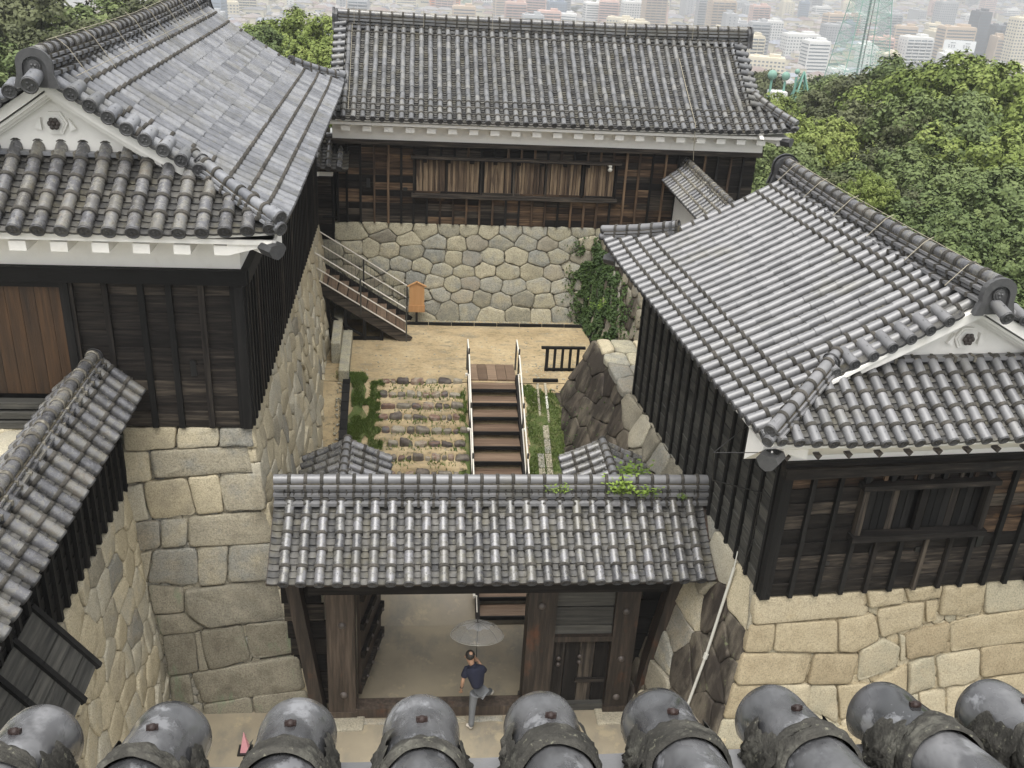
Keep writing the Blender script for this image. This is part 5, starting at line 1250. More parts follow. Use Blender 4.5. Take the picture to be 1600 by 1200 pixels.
for nm, pts in (('shoe', [((1.23, 14.68, .05), .042), ((1.20, 14.74, .05), .048, .038), ((1.13, 14.80, .04), .04, .03)]), ('shoe', [((1.63, 15.33, .33), .045), ((1.66, 15.40, .30), .048, .038), ((1.69, 15.50, .25), .04, .03)])):
    skin(nm, 'shoe', [pts], PE)
hb = MB(); hb.ball((1.158, 15.02, 1.625), .102, 0, 16, 12, (.92, 1.0, .98)); h = hb.put('hair', M['hair'], PE)
cb_ = MB(); cb_.ball((1.165, 14.990, 1.675), .055, 0, 12, 8, (.9, .9, .95)); cb_.put('scalp', M['skin'], PE)
for sg in (-1, 1):
    eb = MB(); eb.ball((1.158+sg*.093, 15.03, 1.58), .028, 0, 8, 6, (.5, .8, 1.2)); eb.put('ear', M['skin'], PE)
nb = MB(); nb.ball((1.145, 15.135, 1.575), .02, 0, 8, 6, (.8, 1.3, 1.2)); nb.ball((1.115, 15.12, 1.60), .012, 1); nb.ball((1.18, 15.125, 1.60), .012, 1); nb.box((1.145, 15.128, 1.53), (.05, .01, .01), 2); nb.put('face', [M['skin'], M['blackp'], M['rust']], PE)
wb_ = MB(); wb_.tube([(1.012, 14.872, .965), (1.01, 14.88, .94)], .035, 10); wb_.put('wrist_watch', M['blackp'], PE)
cl = MB(); cl.tube([(1.225, 14.955, 1.40), (1.205, 14.965, 1.44)], .078, 12); cl.put('collar', M['navy'], PE)
PE.location.y -= .14
UM = thing('umbrella', 'transparent vinyl umbrella with thin ribs held by the man in the gate', 'umbrella', (1.30, 15.2, 1.35))
cm_, cN, cL, cP = new_mat('clear_vinyl'); cP.inputs['Base Color'].default_value = (.92, .93, .92, 1); cP.inputs['Roughness'].default_value = .12; cP.inputs['Alpha'].default_value = .22
fz = cN.new('ShaderNodeLayerWeight'); fz.inputs[0].default_value = .25
fa = math_n(cN, cL, 'ADD', math_n(cN, cL, 'MULTIPLY', fz.outputs[1], .32), .10, True); cL.new(fa, cP.inputs['Alpha'])
M['vinyl'] = cm_
ax = V3((.02, .30, .95)).normalized(); up_ = ax; apex = V3((1.31, 15.42, 2.10)); sx = up_.cross(V3((0, 1, 0))).normalized(); sy = up_.cross(sx)
def dome(r, th): return apex+(sx*math.cos(th)+sy*math.sin(th))*(.53*math.sin(r*1.35)/math.sin(1.35))-up_*(.34*(1-math.cos(r*1.35)))
V = [dome(j/7, 2*PI*k/32) for j in range(8) for k in range(32)]
V = [v+up_*(-.0+.018*(abs(math.sin(4*2*PI*(i % 32)/32))**1)*(1 if i//32 == 7 else 0)) for i, v in enumerate(V)]
put('canopy', mesh('canopy', V, [(j*32+k, j*32+(k+1) % 32, (j+1)*32+(k+1) % 32, (j+1)*32+k) for j in range(7) for k in range(32)], M['vinyl'], None, True), UM)
V = [dome(j/4*.40*(1+.10*math.cos(8*2*PI*k/32) if j == 4 else 1), 2*PI*k/32)-up_*.012 for j in range(5) for k in range(32)]
wm_, _n, _l, wP = new_mat('white_vinyl'); wP.inputs['Base Color'].default_value = (.85, .86, .86, 1); wP.inputs['Alpha'].default_value = .38
put('canopy_cap', mesh('canopy_cap', V, [(j*32+k, j*32+(k+1) % 32, (j+1)*32+(k+1) % 32, (j+1)*32+k) for j in range(4) for k in range(32)], wm_, None, True), UM)
for k in range(8):
    b = MB(); b.tube([dome(j/7, 2*PI*k/8)-up_*.006 for j in range(8)], .0035, 4); b.put('rib', M['iron'], UM)
b = MB(); b.tube([dome(1, 2*PI*k/32) for k in range(33)], .004, 4); b.put('rim', M['pipe'], UM)
b = MB(); b.tube([apex+up_*.09, apex, V3((1.30, 15.21, 1.37)), V3((1.30, 15.19, 1.28))], .0075, 6); b.put('shaft', M['blackp'], UM)
UM.location.y -= .14
cn = thing('traffic_marker', 'pink folded marker leaning at the foot of the left base', 'marker', (-3.1, 14.0, 0))
b = MB(); b.add([(-.09, -.09, 0), (.09, -.09, 0), (.09, .09, 0), (-.09, .09, 0), (0, 0, .5)], [(0, 1, 4), (1, 2, 4), (2, 3, 4), (3, 0, 4), (3, 2, 1, 0)]); b.box((0, 0, .02), (.26, .26, .04), 1)
b.put('marker_body', [M['pink'], M['blackp']], cn, Matrix.Translation((-3.12, 14.15, 0)))

# ================================================================== NEAR EAVE
NE = thing('tiled_eave', 'large glossy grey roof tiles of the eave directly below the viewer', 'roof eave', (0, 1.7, 12.9))
def near_tile():
    b = MB(); r = .091; n = 28
    prof = [(-.004, .80), (-.012, .97), (-.006, 1.03), (.02, 1.045), (.045, 1.03), (.055, 1.0), (.12, .995), (.20, .985), (.262, .97)]
    V = []
    for y, k in prof:
        V += [(r*k*math.cos(PI*(1.12)-PI*1.24*j/n), y, r*k*math.sin(PI*1.12-PI*1.24*j/n)+r*.45) for j in range(n+1)]
    b.add(V, [(i*(n+1)+j, i*(n+1)+j+1, (i+1)*(n+1)+j+1, (i+1)*(n+1)+j) for i in range(len(prof)-1) for j in range(n)], 0, True)
    e = [(r*.80*math.cos(2*PI*j/24), -.004, r*.8*math.sin(2*PI*j/24)+r*.45) for j in range(24)]; b.add(e, [tuple(range(24))], 0)
    return b.mesh('near_round_tile', [M['tile_near'], M['mortar_lichen']])
NT = near_tile(); NTB = round_tile(.088, .27, False, False, 'tile_near', 24, up0=.42)
def lump(parts, name, F, seed):
    """lumpy lichened mortar: cross band and both flanks of a tile"""
    r = .091
    def grid(nm, fn, nu, nv):
        V = [fn(i/nu, j/nv) for i in range(nu+1) for j in range(nv+1)]; m = nv+1
        put(nm, mesh(nm, V, [(i*m+j, (i+1)*m+j, (i+1)*m+j+1, i*m+j+1) for i in range(nu) for j in range(nv)], M['mortar_lichen'], None, True), parts, F)
    def fb(x, y, z): return noise.fractal(V3((x, y, z)), 1.0, 2.0, 4)
    rs = random.Random(seed)
    b0 = rs.uniform(.225, .27); bw_ = rs.uniform(.055, .10)
    def band(u, v):
        a = PI*1.12-PI*1.24*u; q = fb(u*5+seed, v*3, seed)
        y = b0+bw_*v+.03*fb(u*3, seed, v*.7)*(1 if v < .5 else .5); k = 1.0+(.085+.10*abs(q)+.03*fb(u*16, v*9, seed))*min(1, 3.2*math.sin(PI*min(1, max(0, v)))**.7)
        return (r*k*math.cos(a), y, r*k*math.sin(a)+r*.45)
    grid('mortar_band', band, 60, 16)
    for sg in (-1, 1):
        if rs.random() < .12: continue
        y0 = rs.uniform(.05, .10); ht = rs.uniform(.75, 1.15)
        def flank(u, v, sg=sg):
            e = y0+(b0+.04-y0)*u+.02*fb(v*2, seed, sg)
            top = ht*(.95+.35*fb(u*3, seed+9, sg))*min(1, .25+u*2.6)
            z = -.035+v*(.035+r*1.0*top); zz = max(-.98, min(.98, (z-r*.45)/r)); th_ = .012+.018*abs(fb(u*6, v*5, sg+seed))+.006*fb(u*18, v*15, seed)
            x = r*math.sqrt(1-zz*zz)+th_*(1-.8*v**3)+(.03*(1-v)**2); return (sg*x, e, z+(.012 if v > .9 else 0))
        grid('mortar_flank', flank, 34, 14)
SLN = math.radians(24.0)
R24 = Matrix.Rotation(-SLN, 4, 'X')
cols = []
for i in range(-1, 11):
    # eave line measured in the photo: centre of tile i
    x = -.8716+.30*i; y = 1.800+.0026*i; z = 12.816
    cols.append((x, y, z))
for i, (x, y, z) in enumerate(cols):
    Fr = Matrix.Translation((x, y, z)) @ Matrix.Rotation(PI, 4, 'Z') @ Matrix.Rotation(SLN, 4, 'X') @ Matrix.Rotation(random.gauss(0, .012), 4, 'Z')
    put('round_tile', NT, NE, Fr)
    put('round_tile', NTB, NE, Fr @ Matrix.Translation((0, .265, 0)))
    put('round_tile', NTB, NE, Fr @ Matrix.Translation((0, .535, 0)))
    lump(NE, 'mortar', Fr, i*3.7)
    b = MB(); b.box((0, 0, 0), (.026, .012, .010)); b.ball((0, 0, -.002), .011); b.put('nail_head', M['rust'], NE, Fr @ Matrix.Translation((random.uniform(-.004, .004), .165, .091*1.45+.004)) @ Matrix.Rotation(random.gauss(0, .3), 4, 'Z'))
    Fp = Fr @ Matrix.Translation((-.15, 0, -.03))
    for k in range(5):
        b = MB(); w = .20; n = 10; xs = [-w/2+w*j/n for j in range(n+1)]
        A = [(q, 0, .10*abs(q)**1.5+.014) for q in xs]; B_ = [(q, .155, .10*abs(q)**1.5) for q in xs]; C_ = [(q, 0, .10*abs(q)**1.5-.01) for q in xs]; m = n+1
        b.add(A+B_, [(j, j+1, m+j+1, m+j) for j in range(n)], 0, True); b.add(A+C_, [(j, m+j, m+j+1, j+1) for j in range(n)], 0, False)
        b.put('pan_tile', M['tile_smooth'], NE, Fp @ Matrix.Translation((0, .03+.13*k, 0)))
Fd_ = Matrix.Translation((cols[5][0], cols[5][1], cols[5][2])) @ Matrix.Rotation(PI, 4, 'Z') @ Matrix.Rotation(math.atan2(.018, .2735)*-1*.0, 4, 'Y') @ Matrix.Rotation(SLN, 4, 'X')
box(NE, 'eave_board', 'black_x', (0, .45, -.15), (4.2, .75, .05), Fd_)
# ================================================================== TREES
def crown_mesh(name, key, n_lobe, n_leaf, leaf, seed, flat=.85, core=.06):
    """lobed crown: big puffs, each of small tufts, every leaf a card; dark cores inside the puffs close the view"""
    rg = np.random.default_rng(seed)
    i = np.arange(n_lobe); ph = i*2.39996+rg.normal(0, .25, n_lobe); cz_ = np.clip(1-1.45*(i+.5)/n_lobe+rg.normal(0, .06, n_lobe), -.6, 1)
    rr = np.sqrt(1-cz_**2); rad = rg.uniform(.48, .74, n_lobe)
    C = np.stack([rr*np.cos(ph)*rad, rr*np.sin(ph)*rad, cz_*rad*flat], 1); cr = rg.uniform(.24, .42, n_lobe)
    # tufts on each lobe
    nt = n_lobe*40; kl = rg.integers(0, n_lobe, nt); d = rg.normal(0, 1, (nt, 3)); d[:, 2] += .35; d /= np.linalg.norm(d, axis=1)[:, None]
    TC = C[kl]+d*(cr[kl]*rg.uniform(.78, 1.02, nt))[:, None]; tr = cr[kl]*rg.uniform(.15, .30, nt)
    k = rg.integers(0, nt, n_leaf); e = rg.normal(0, 1, (n_leaf, 3)); e /= np.linalg.norm(e, axis=1)[:, None]; e = e+d[k]*.6; e /= np.linalg.norm(e, axis=1)[:, None]
    P = TC[k]+e*(tr[k]*rg.uniform(.5, 1.1, n_leaf))[:, None]
    nrm = e*.9+d[k]*.6+rg.normal(0, .38, (n_leaf, 3))+np.array([0, 0, .25]); nrm /= np.linalg.norm(nrm, axis=1)[:, None]
    a = np.cross(nrm, rg.normal(0, 1, (n_leaf, 3))); a /= np.linalg.norm(a, axis=1)[:, None]; b = np.cross(nrm, a)
    s = (leaf*rg.uniform(.5, 1.5, n_leaf))[:, None]
    V = np.stack([P-a*s, P+b*s*.6, P+a*s, P-b*s*.6], 1).reshape(-1, 3)
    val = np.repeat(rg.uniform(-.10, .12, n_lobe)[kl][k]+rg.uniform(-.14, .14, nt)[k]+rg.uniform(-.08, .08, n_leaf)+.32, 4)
    # cores
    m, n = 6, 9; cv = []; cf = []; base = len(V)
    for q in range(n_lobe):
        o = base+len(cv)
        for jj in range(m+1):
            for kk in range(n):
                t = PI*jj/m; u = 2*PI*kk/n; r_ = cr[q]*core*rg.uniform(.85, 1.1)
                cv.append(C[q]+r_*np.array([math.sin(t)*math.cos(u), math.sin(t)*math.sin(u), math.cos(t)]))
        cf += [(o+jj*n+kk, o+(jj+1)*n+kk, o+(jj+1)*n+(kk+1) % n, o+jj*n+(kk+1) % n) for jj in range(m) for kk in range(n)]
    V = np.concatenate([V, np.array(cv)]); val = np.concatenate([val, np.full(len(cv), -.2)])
    L_ = np.concatenate([np.arange(n_leaf*4, dtype=np.int32), np.array(cf, dtype=np.int32).ravel()]); nf = n_leaf+len(cf)
    me = bpy.data.meshes.new(name); me.vertices.add(len(V)); me.vertices.foreach_set('co', V.ravel())
    me.loops.add(len(L_)); me.loops.foreach_set('vertex_index', L_); me.polygons.add(nf)
    me.polygons.foreach_set('loop_start', np.arange(nf, dtype=np.int32)*4)
    try: me.polygons.foreach_set('loop_total', np.full(nf, 4, dtype=np.int32))
    except Exception: pass
    me.update(calc_edges=True)
    at = me.attributes.new('rnd', 'FLOAT', 'POINT'); at.data.foreach_set('value', val); me.materials.append(M[key]); return me
# foliage ramp must not wrap: drive it by the attribute alone with a small per-tree shift
for kname in ('leaf_bright', 'leaf_mid', 'leaf_dark', 'ivy', 'weed', 'grass'):
    nt = M[kname].node_tree
    for n in nt.nodes:
        if n.type == 'MATH' and n.operation == 'FRACT':
            add = n.inputs[0].links[0].from_node
            mul = nt.nodes.new('ShaderNodeMath'); mul.operation = 'MULTIPLY'; mul.inputs[1].default_value = .35
            oi = [q for q in nt.nodes if q.type == 'OBJECT_INFO'][0]
            for l in list(add.inputs[0].links): nt.links.remove(l)
            nt.links.new(oi.outputs['Random'], mul.inputs[0]); nt.links.new(mul.outputs[0], add.inputs[0])
CRN = {}
for k_ in ('leaf_bright', 'leaf_mid', 'leaf_dark'):
    CRN[k_] = [crown_mesh('crown', k_, (20, 26)[i], 42000, .021, 3+i) for i in range(2)]
def trunk_mesh(seed):
    r = random.Random(seed); b = MB(); b.tube([(0, 0, -1.6), (.03, 0, -.9), (0, .03, -.3), (0, 0, .2)], [.07, .055, .045, .02], 8)
    for k in range(7):
        a = r.uniform(0, 6.28); z0 = r.uniform(-.7, -.1); q = r.uniform(.45, .75)
        b.tube([(0, 0, z0), (q*.5*math.cos(a), q*.5*math.sin(a), z0+.25), (q*math.cos(a), q*math.sin(a), z0+.55)], [.03, .018, .006], 5)
    return b.mesh('trunk', M['bark'])
TRK = [trunk_mesh(1), trunk_mesh(2)]
def ray_pt(x, y, Y):
    d = fw*F_PX+RT*(x-800)-UP*(y-600); return CP+d*(Y/d.y)
LIST = [
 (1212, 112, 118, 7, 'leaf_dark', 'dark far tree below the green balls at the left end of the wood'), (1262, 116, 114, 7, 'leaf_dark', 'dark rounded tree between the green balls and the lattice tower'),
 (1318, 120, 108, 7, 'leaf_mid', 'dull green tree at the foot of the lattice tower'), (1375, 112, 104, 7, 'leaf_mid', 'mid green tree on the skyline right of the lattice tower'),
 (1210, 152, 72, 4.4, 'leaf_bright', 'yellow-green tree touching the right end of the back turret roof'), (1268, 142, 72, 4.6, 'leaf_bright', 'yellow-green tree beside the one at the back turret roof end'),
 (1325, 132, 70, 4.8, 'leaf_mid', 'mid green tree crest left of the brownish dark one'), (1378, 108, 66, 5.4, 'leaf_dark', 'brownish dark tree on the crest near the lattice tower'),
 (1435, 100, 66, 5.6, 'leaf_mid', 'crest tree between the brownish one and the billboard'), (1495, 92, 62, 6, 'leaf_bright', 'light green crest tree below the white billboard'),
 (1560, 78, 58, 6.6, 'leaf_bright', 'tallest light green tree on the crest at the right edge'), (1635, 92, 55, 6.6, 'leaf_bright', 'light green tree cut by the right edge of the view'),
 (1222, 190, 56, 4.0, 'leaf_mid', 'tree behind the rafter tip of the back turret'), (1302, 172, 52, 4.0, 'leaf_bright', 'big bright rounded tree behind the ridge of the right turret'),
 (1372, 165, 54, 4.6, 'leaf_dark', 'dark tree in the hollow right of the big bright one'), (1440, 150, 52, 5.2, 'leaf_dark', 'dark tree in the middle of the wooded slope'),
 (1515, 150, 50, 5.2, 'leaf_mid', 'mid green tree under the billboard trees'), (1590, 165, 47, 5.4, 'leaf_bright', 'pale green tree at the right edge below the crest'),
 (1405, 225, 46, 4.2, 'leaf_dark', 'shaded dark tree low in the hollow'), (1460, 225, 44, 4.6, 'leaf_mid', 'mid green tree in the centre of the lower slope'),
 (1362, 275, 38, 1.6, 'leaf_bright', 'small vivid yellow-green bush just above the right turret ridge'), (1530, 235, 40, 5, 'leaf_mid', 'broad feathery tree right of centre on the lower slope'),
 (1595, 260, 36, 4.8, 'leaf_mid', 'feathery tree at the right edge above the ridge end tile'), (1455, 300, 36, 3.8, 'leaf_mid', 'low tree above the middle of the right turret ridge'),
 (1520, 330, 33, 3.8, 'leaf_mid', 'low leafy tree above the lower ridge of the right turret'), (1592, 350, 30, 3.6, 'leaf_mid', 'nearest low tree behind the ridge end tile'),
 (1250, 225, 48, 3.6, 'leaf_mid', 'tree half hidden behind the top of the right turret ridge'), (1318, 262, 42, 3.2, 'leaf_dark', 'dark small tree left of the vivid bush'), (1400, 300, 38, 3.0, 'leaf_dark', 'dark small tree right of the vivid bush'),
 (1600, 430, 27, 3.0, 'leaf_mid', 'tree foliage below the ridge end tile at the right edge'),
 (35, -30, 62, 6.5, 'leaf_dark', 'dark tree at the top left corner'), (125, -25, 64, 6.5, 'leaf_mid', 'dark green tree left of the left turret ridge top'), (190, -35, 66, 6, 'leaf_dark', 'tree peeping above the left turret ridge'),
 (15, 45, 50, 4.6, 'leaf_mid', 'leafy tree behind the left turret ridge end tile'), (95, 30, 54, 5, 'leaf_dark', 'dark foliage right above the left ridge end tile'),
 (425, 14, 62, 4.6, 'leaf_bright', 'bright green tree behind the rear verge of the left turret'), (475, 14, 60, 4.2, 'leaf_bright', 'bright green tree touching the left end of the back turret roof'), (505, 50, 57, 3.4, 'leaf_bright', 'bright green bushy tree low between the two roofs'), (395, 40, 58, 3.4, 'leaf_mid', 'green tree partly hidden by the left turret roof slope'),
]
for i, (x, y, Y, r, key, lab) in enumerate(LIST):
    top = ray_pt(x, y, Y); c = V3((top.x, top.y+r*.25, top.z-r*.97))
    base = min(terr(c.x, c.y), c.z-r*1.5)
    T = thing('tree', lab, 'tree', (c.x, c.y, base), 'trees on the castle hill')
    rot = Matrix.Rotation(random.uniform(0, 6), 4, 'Z') @ Matrix.Diagonal((r, r*random.uniform(.9, 1.1), r*random.uniform(.9, 1.1), 1))
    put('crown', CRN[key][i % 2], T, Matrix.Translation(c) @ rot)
    hh = (c.z-base)/1.6
    put('trunk', TRK[i % 2], T, Matrix.Translation(c) @ Matrix.Diagonal((r, r, hh, 1)))
fill = crown_mesh('filler_crown', 'leaf_mid', 12, 7500, .05, 77, core=.05); fill2 = crown_mesh('filler_crown', 'leaf_dark', 12, 7500, .05, 78, core=.05)
it = [[], []]
r_ = random.Random(6)
for _ in range(170):
    x = r_.uniform(14, 75); y = r_.uniform(24, 120); z = terr(x, y)+1.2; s = r_.uniform(3, 5)
    q = px((x, y, z+s*.8))
    if q[1] < 165 or (q[0] < 1200): z -= 3
    it[r_.random() < .4].append((fill if 0 else (fill, fill2)[0], Matrix.Translation((x, y, z)) @ Matrix.Rotation(r_.uniform(0, 6), 4, 'Z') @ Matrix.Scale(s, 4)))
for _ in range(50):
    x = r_.uniform(-60, -8); y = r_.uniform(48, 100); s = r_.uniform(3, 5); it[0].append((fill, Matrix.Translation((x, y, terr(x, y)+1)) @ Matrix.Rotation(r_.uniform(0, 6), 4, 'Z') @ Matrix.Scale(s, 4)))
for _ in range(110):   # lower flanks of the hill
    a = r_.uniform(-.5, .9); y = r_.uniform(120, 330); x = y*a; s = r_.uniform(5, 8); it[1].append((fill2, Matrix.Translation((x, y, terr(x, y)+2)) @ Matrix.Rotation(r_.uniform(0, 6), 4, 'Z') @ Matrix.Scale(s, 4)))
join('undergrowth', it[0], None, label='mass of undergrowth between the trees of the castle hill', cat='foliage')
join('far_wood', [(fill2, m) for me, m in it[1]], None, label='dark wood covering the lower flanks of the hill', cat='foliage')

# ================================================================== CITY
def flat(name, col, rough=.8, alpha=None):
    m = mat(name, [tuple(c*.88 for c in col), col, tuple(min(1, c*1.08) for c in col)], rw=.6, ns=.02, nw=.4, rough=rough, bump=0, spec=.3); return m
CM = {'white': flat('city_white', (.72, .72, .70)), 'cream': flat('city_cream', (.66, .60, .46)), 'grey': flat('city_grey', (.40, .41, .42)), 'brick': flat('city_brick', (.62, .28, .18)),
      'tan': flat('city_tan', (.52, .42, .32)), 'blue': flat('city_blue_grey', (.22, .27, .34)), 'dark': flat('city_dark', (.12, .13, .15)), 'glass': flat('city_window', (.10, .13, .16), .3),
      'roofs': mat('house_roofs', [(.10, .11, .13), (.22, .22, .23), (.36, .34, .32), (.20, .13, .11), (.28, .31, .36)], rw=1, ns=.05, nw=.2, rough=.7, bump=0), 'pink': flat('city_pink', (.62, .44, .38)), 'orange': flat('city_orange', (.78, .36, .20))}
M['mast_dark'] = flat('mast_dark', (.04, .09, .07), .6)
M['green_steel'] = flat('green_steel', (.17, .34, .28), .6)
M['city_ground'] = mat('city_ground', [(.16, .17, .16), (.28, .28, .27), (.40, .39, .37)], rw=0, ns=.012, nw=.9, rough=.9, bump=0, patches=[((.08, .12, .06), .006, .55, .62, (1, 1, 1), .8)])
sheet('plain', 'city_ground', lin(-5800, 5800, 20), lin(-5800, 5800, 20), lambda x, y: -120.0)
def tower_mesh(w, d, h, col, style, seed=0):
    """office or flat block: body, parapet, plant room; windows or balcony bands stand proud of the wall"""
    b = MB(); g = MB(); b.box((0, 0, h/2), (w, d, h)); b.box((0, 0, h+.5), (w*.96, d*.96, 1)); b.box((w*.2, 0, h+2), (w*.3, d*.5, 3.2)); b.box((-w*.3, d*.1, h+1.4), (w*.15, d*.2, 1.8))
    fl = max(2, int(h/3.2)); n = max(3, int(w/3.4)); r = random.Random(seed)
    for f in range(fl):
        z = 1.8+f*(h-1.5)/fl
        if style == 'band':
            g.box((0, -d/2, z), (w*.92, .3, 1.3)); g.box((-w/2, 0, z), (.3, d*.85, 1.2)); g.box((w/2, 0, z), (.3, d*.85, 1.2))
        elif style == 'balcony':
            b.box((0, -d/2-.7, z-.9), (w*.96, 1.4, 1.0)); g.box((0, -d/2, z+.4), (w*.92, .25, 1.5))
            for k in range(int(d/5)): g.box((-w/2, -d/2+3+5*k, z), (.25, 1.4, 1.3))
        else:
            for k in range(n): g.box((-w/2+w*(k+.5)/n, -d/2, z), (w/n*.55, .25, 1.5))
            for k in range(max(2, int(d/4))): m_ = max(2, int(d/4)); g.box((-w/2, -d/2+d*(k+.5)/m_, z), (.25, d/m_*.5, 1.4)); g.box((w/2, -d/2+d*(k+.5)/m_, z), (.25, d/m_*.5, 1.4))
        if style == 'balcony':
            for k in range(n//2+1): b.box((-w/2+w*k/(n//2), -d/2-.7, z), (.3, 1.4, 2.9))
    return b.mesh('building_wall', [CM[col]]), g.mesh('windows', [CM['glass']])
def bld(name, lab, x, y, w, d, h, col, style, rz=0, group=None, tmpl=None, cat='building', parts=True):
    T = thing(name, lab, cat, (x, y, -120), group); mw = Matrix.Translation((x, y, -120)) @ Matrix.Rotation(rz, 4, 'Z')
    a, g = tmpl or tower_mesh(w, d, h, col, style, int(x))
    put('building_wall', a, T, mw); put('windows', g, T, mw, kind='stuff'); return T
def at_px(x, y, z=-120.0):
    d = fw*F_PX+RT*(x-800)-UP*(y-600); return CP+d*((z-CAMZ)/d.z)
def named(lab, xl, xr, yt, Y, col, style, d=18, rz=.1):
    t = ray_pt((xl+xr)/2, yt, Y); w = (xr-xl)/F_PX*(Y*.95); return bld('city_building', lab, t.x, t.y+d/2, w, d, max(8, t.z+120), col, style, rz)
named('orange brick apartment block above the middle of the back turret roof', 672, 718, -14, 1500, 'orange', 'balcony')
named('cream stepped block left of the orange brick apartments', 618, 650, -8, 1480, 'cream', 'band')
named('pale green and white block right of the orange brick apartments', 742, 800, -16, 1560, 'white', 'grid')
named('pinkish block with red mark above the back turret roof', 818, 848, 4, 1450, 'pink', 'band')
named('dark blue slab above the back turret roof', 858, 886, 4, 1400, 'blue', 'grid')
named('pale cream slab block at the top left between the roofs', 366, 398, -12, 1300, 'cream', 'balcony')
named('tall dark glass tower rising right of the billboard', 1530, 1552, 20, 1100, 'dark', 'band')
named('charcoal block beside the tall dark glass tower', 1552, 1600, 42, 1120, 'dark', 'balcony')
named('grey-green slab tower left of the dark tower group', 1470, 1500, 4, 1500, 'grey', 'grid')
named('tall pink-grey tower at the top right', 1542, 1562, -10, 1900, 'pink', 'band')
named('orange-banded office block behind the billboard', 1475, 1530, 44, 1080, 'tan', 'band')
named('white apartment block with balconies right of the lattice tower', 1415, 1462, 60, 1050, 'white', 'balcony')
named('narrow grey apartment tower right of the lattice tower', 1385, 1412, 22, 1300, 'grey', 'balcony')
named('white low department store between the roof and the lattice tower', 1228, 1285, 55, 1150, 'white', 'grid')
named('white block at the end of the back turret roof', 1190, 1226, 34, 1250, 'white', 'grid')
named('tan tower at the end of the back turret ridge', 1172, 1196, 58, 1000, 'cream', 'balcony')
named('white stepped office block left of the lattice tower', 1262, 1300, 66, 1020, 'white', 'band')
named('grey hall with dark roof left of the lattice tower', 1290, 1332, 40, 1250, 'grey', 'grid')
named('small cream block near the foot of the lattice tower', 1380, 1410, 86, 960, 'cream', 'grid')
named('pale tower cut by the right edge', 1590, 1625, 30, 1050, 'cream', 'grid')
named('tall tan apartment tower above the right part of the back turret ridge', 1010, 1045, -16, 1300, 'tan', 'balcony')
named('white slab block with teal roof above the back turret ridge', 975, 1008, 4, 1350, 'white', 'grid')
named('pale tower with rows of balconies over the ridge right of centre', 1112, 1152, 2, 1250, 'tan', 'balcony')
named('white hotel slab right of the cream one above the back ridge', 915, 950, 6, 1400, 'white', 'band')
# billboard on the orange-banded block
t = ray_pt(1499, 72, 1040); BB = thing('billboard', 'white rooftop billboard with illegible dark characters in front of the orange-banded block', 'billboard', (t.x, t.y, t.z-6))
m_ = flat('billboard_white', (.85, .88, .88)); b = MB(); b.box((0, 0, 0), (32, 1.2, 11)); 
Fb_ = Matrix.Translation(t) @ Matrix.Rotation(-.25, 4, 'Z'); b.put('panel', m_, BB, Fb_)
b = MB()
for gx in (-8, 7):
    for k in range(3):
        b.box((gx-2.6+2.6*k, -.7, -.6), (.45, .2, 3.2)); b.box((gx-2.6+2.6*k, -.7, .6), (1.8, .2, .45)); b.box((gx-2.2+2.6*k, -.7, -1.2), (1.5, .2, .4))
b.box((gx-14, -.7, 2.9), (5, .2, .6)); b.box((gx+1, -.7, 2.9), (5, .2, .6)); b.put('lettering', CM['dark'], BB, Fb_)
b = MB(); b.box((t.x, t.y+8, (t.z-5-120)/2), (30, 14, abs(t.z-5+120))); b.put('building_wall', CM['cream'], BB)
TM = []
r_ = random.Random(21)
kinds = [('white', 'grid'), ('white', 'balcony'), ('cream', 'balcony'), ('grey', 'grid'), ('tan', 'band'), ('blue', 'band'), ('pink', 'balcony'), ('white', 'band'), ('grey', 'balcony'), ('cream', 'grid')]
for i, (c_, s_) in enumerate(kinds):
    w, d, h = r_.uniform(16, 34), r_.uniform(12, 20), (14, 32, 24, 20, 40, 28, 34, 18, 46, 22)[i]
    TM.append((w, d, h, c_, s_, tower_mesh(w, d, h, c_, s_, i)))
adj = {'white': 'white', 'cream': 'cream', 'grey': 'grey', 'tan': 'tan', 'blue': 'blue-grey', 'pink': 'pinkish'}
styw = {'grid': 'square windows', 'balcony': 'balcony rows', 'band': 'window bands'}
placed = []; cnt = 0
while cnt < 240:
    y = 950+2300*r_.random()**1.2; x = y*r_.uniform(-.22, .72)
    if any(abs(x-a)+abs(y-b_) < 42 for a, b_ in placed): continue
    q = px((x, y, -95))
    if not (-80 < q[0] < 1680): continue
    placed.append((x, y)); w, d, h, c_, s_, tm_ = TM[r_.randrange(10)]
    bld('city_building', 'hazy %s city block with %s, %d m tall kind' % (adj[c_], styw[s_], round(h)), x, y, w, d, h, c_, s_, r_.uniform(-.3, .3)+(PI/2 if r_.random() < .3 else 0), 'hazy %s city blocks with %s' % (adj[c_], styw[s_]), tm_); cnt += 1
hm = []
for i in range(4):
    b = MB(); w, d, h = ((10, 8, 5), (14, 9, 6), (8, 8, 7), (18, 12, 8))[i]
    b.box((0, 0, h/2), (w, d, h), 0)
    b.add([(-w*.55, -d*.55, h), (w*.55, -d*.55, h), (w*.55, d*.55, h), (-w*.55, d*.55, h), (-w*.3, 0, h+2.4), (w*.3, 0, h+2.4)], [(0, 1, 5, 4), (1, 2, 5), (2, 3, 4, 5), (3, 0, 4)], 1)
    b.box((0, -d/2, h*.6), (w*.7, .2, 1.2), 2); hm.append(b.mesh('house', [CM['white'] if i % 2 else CM['cream'], CM['roofs'], CM['glass']]))
it = []
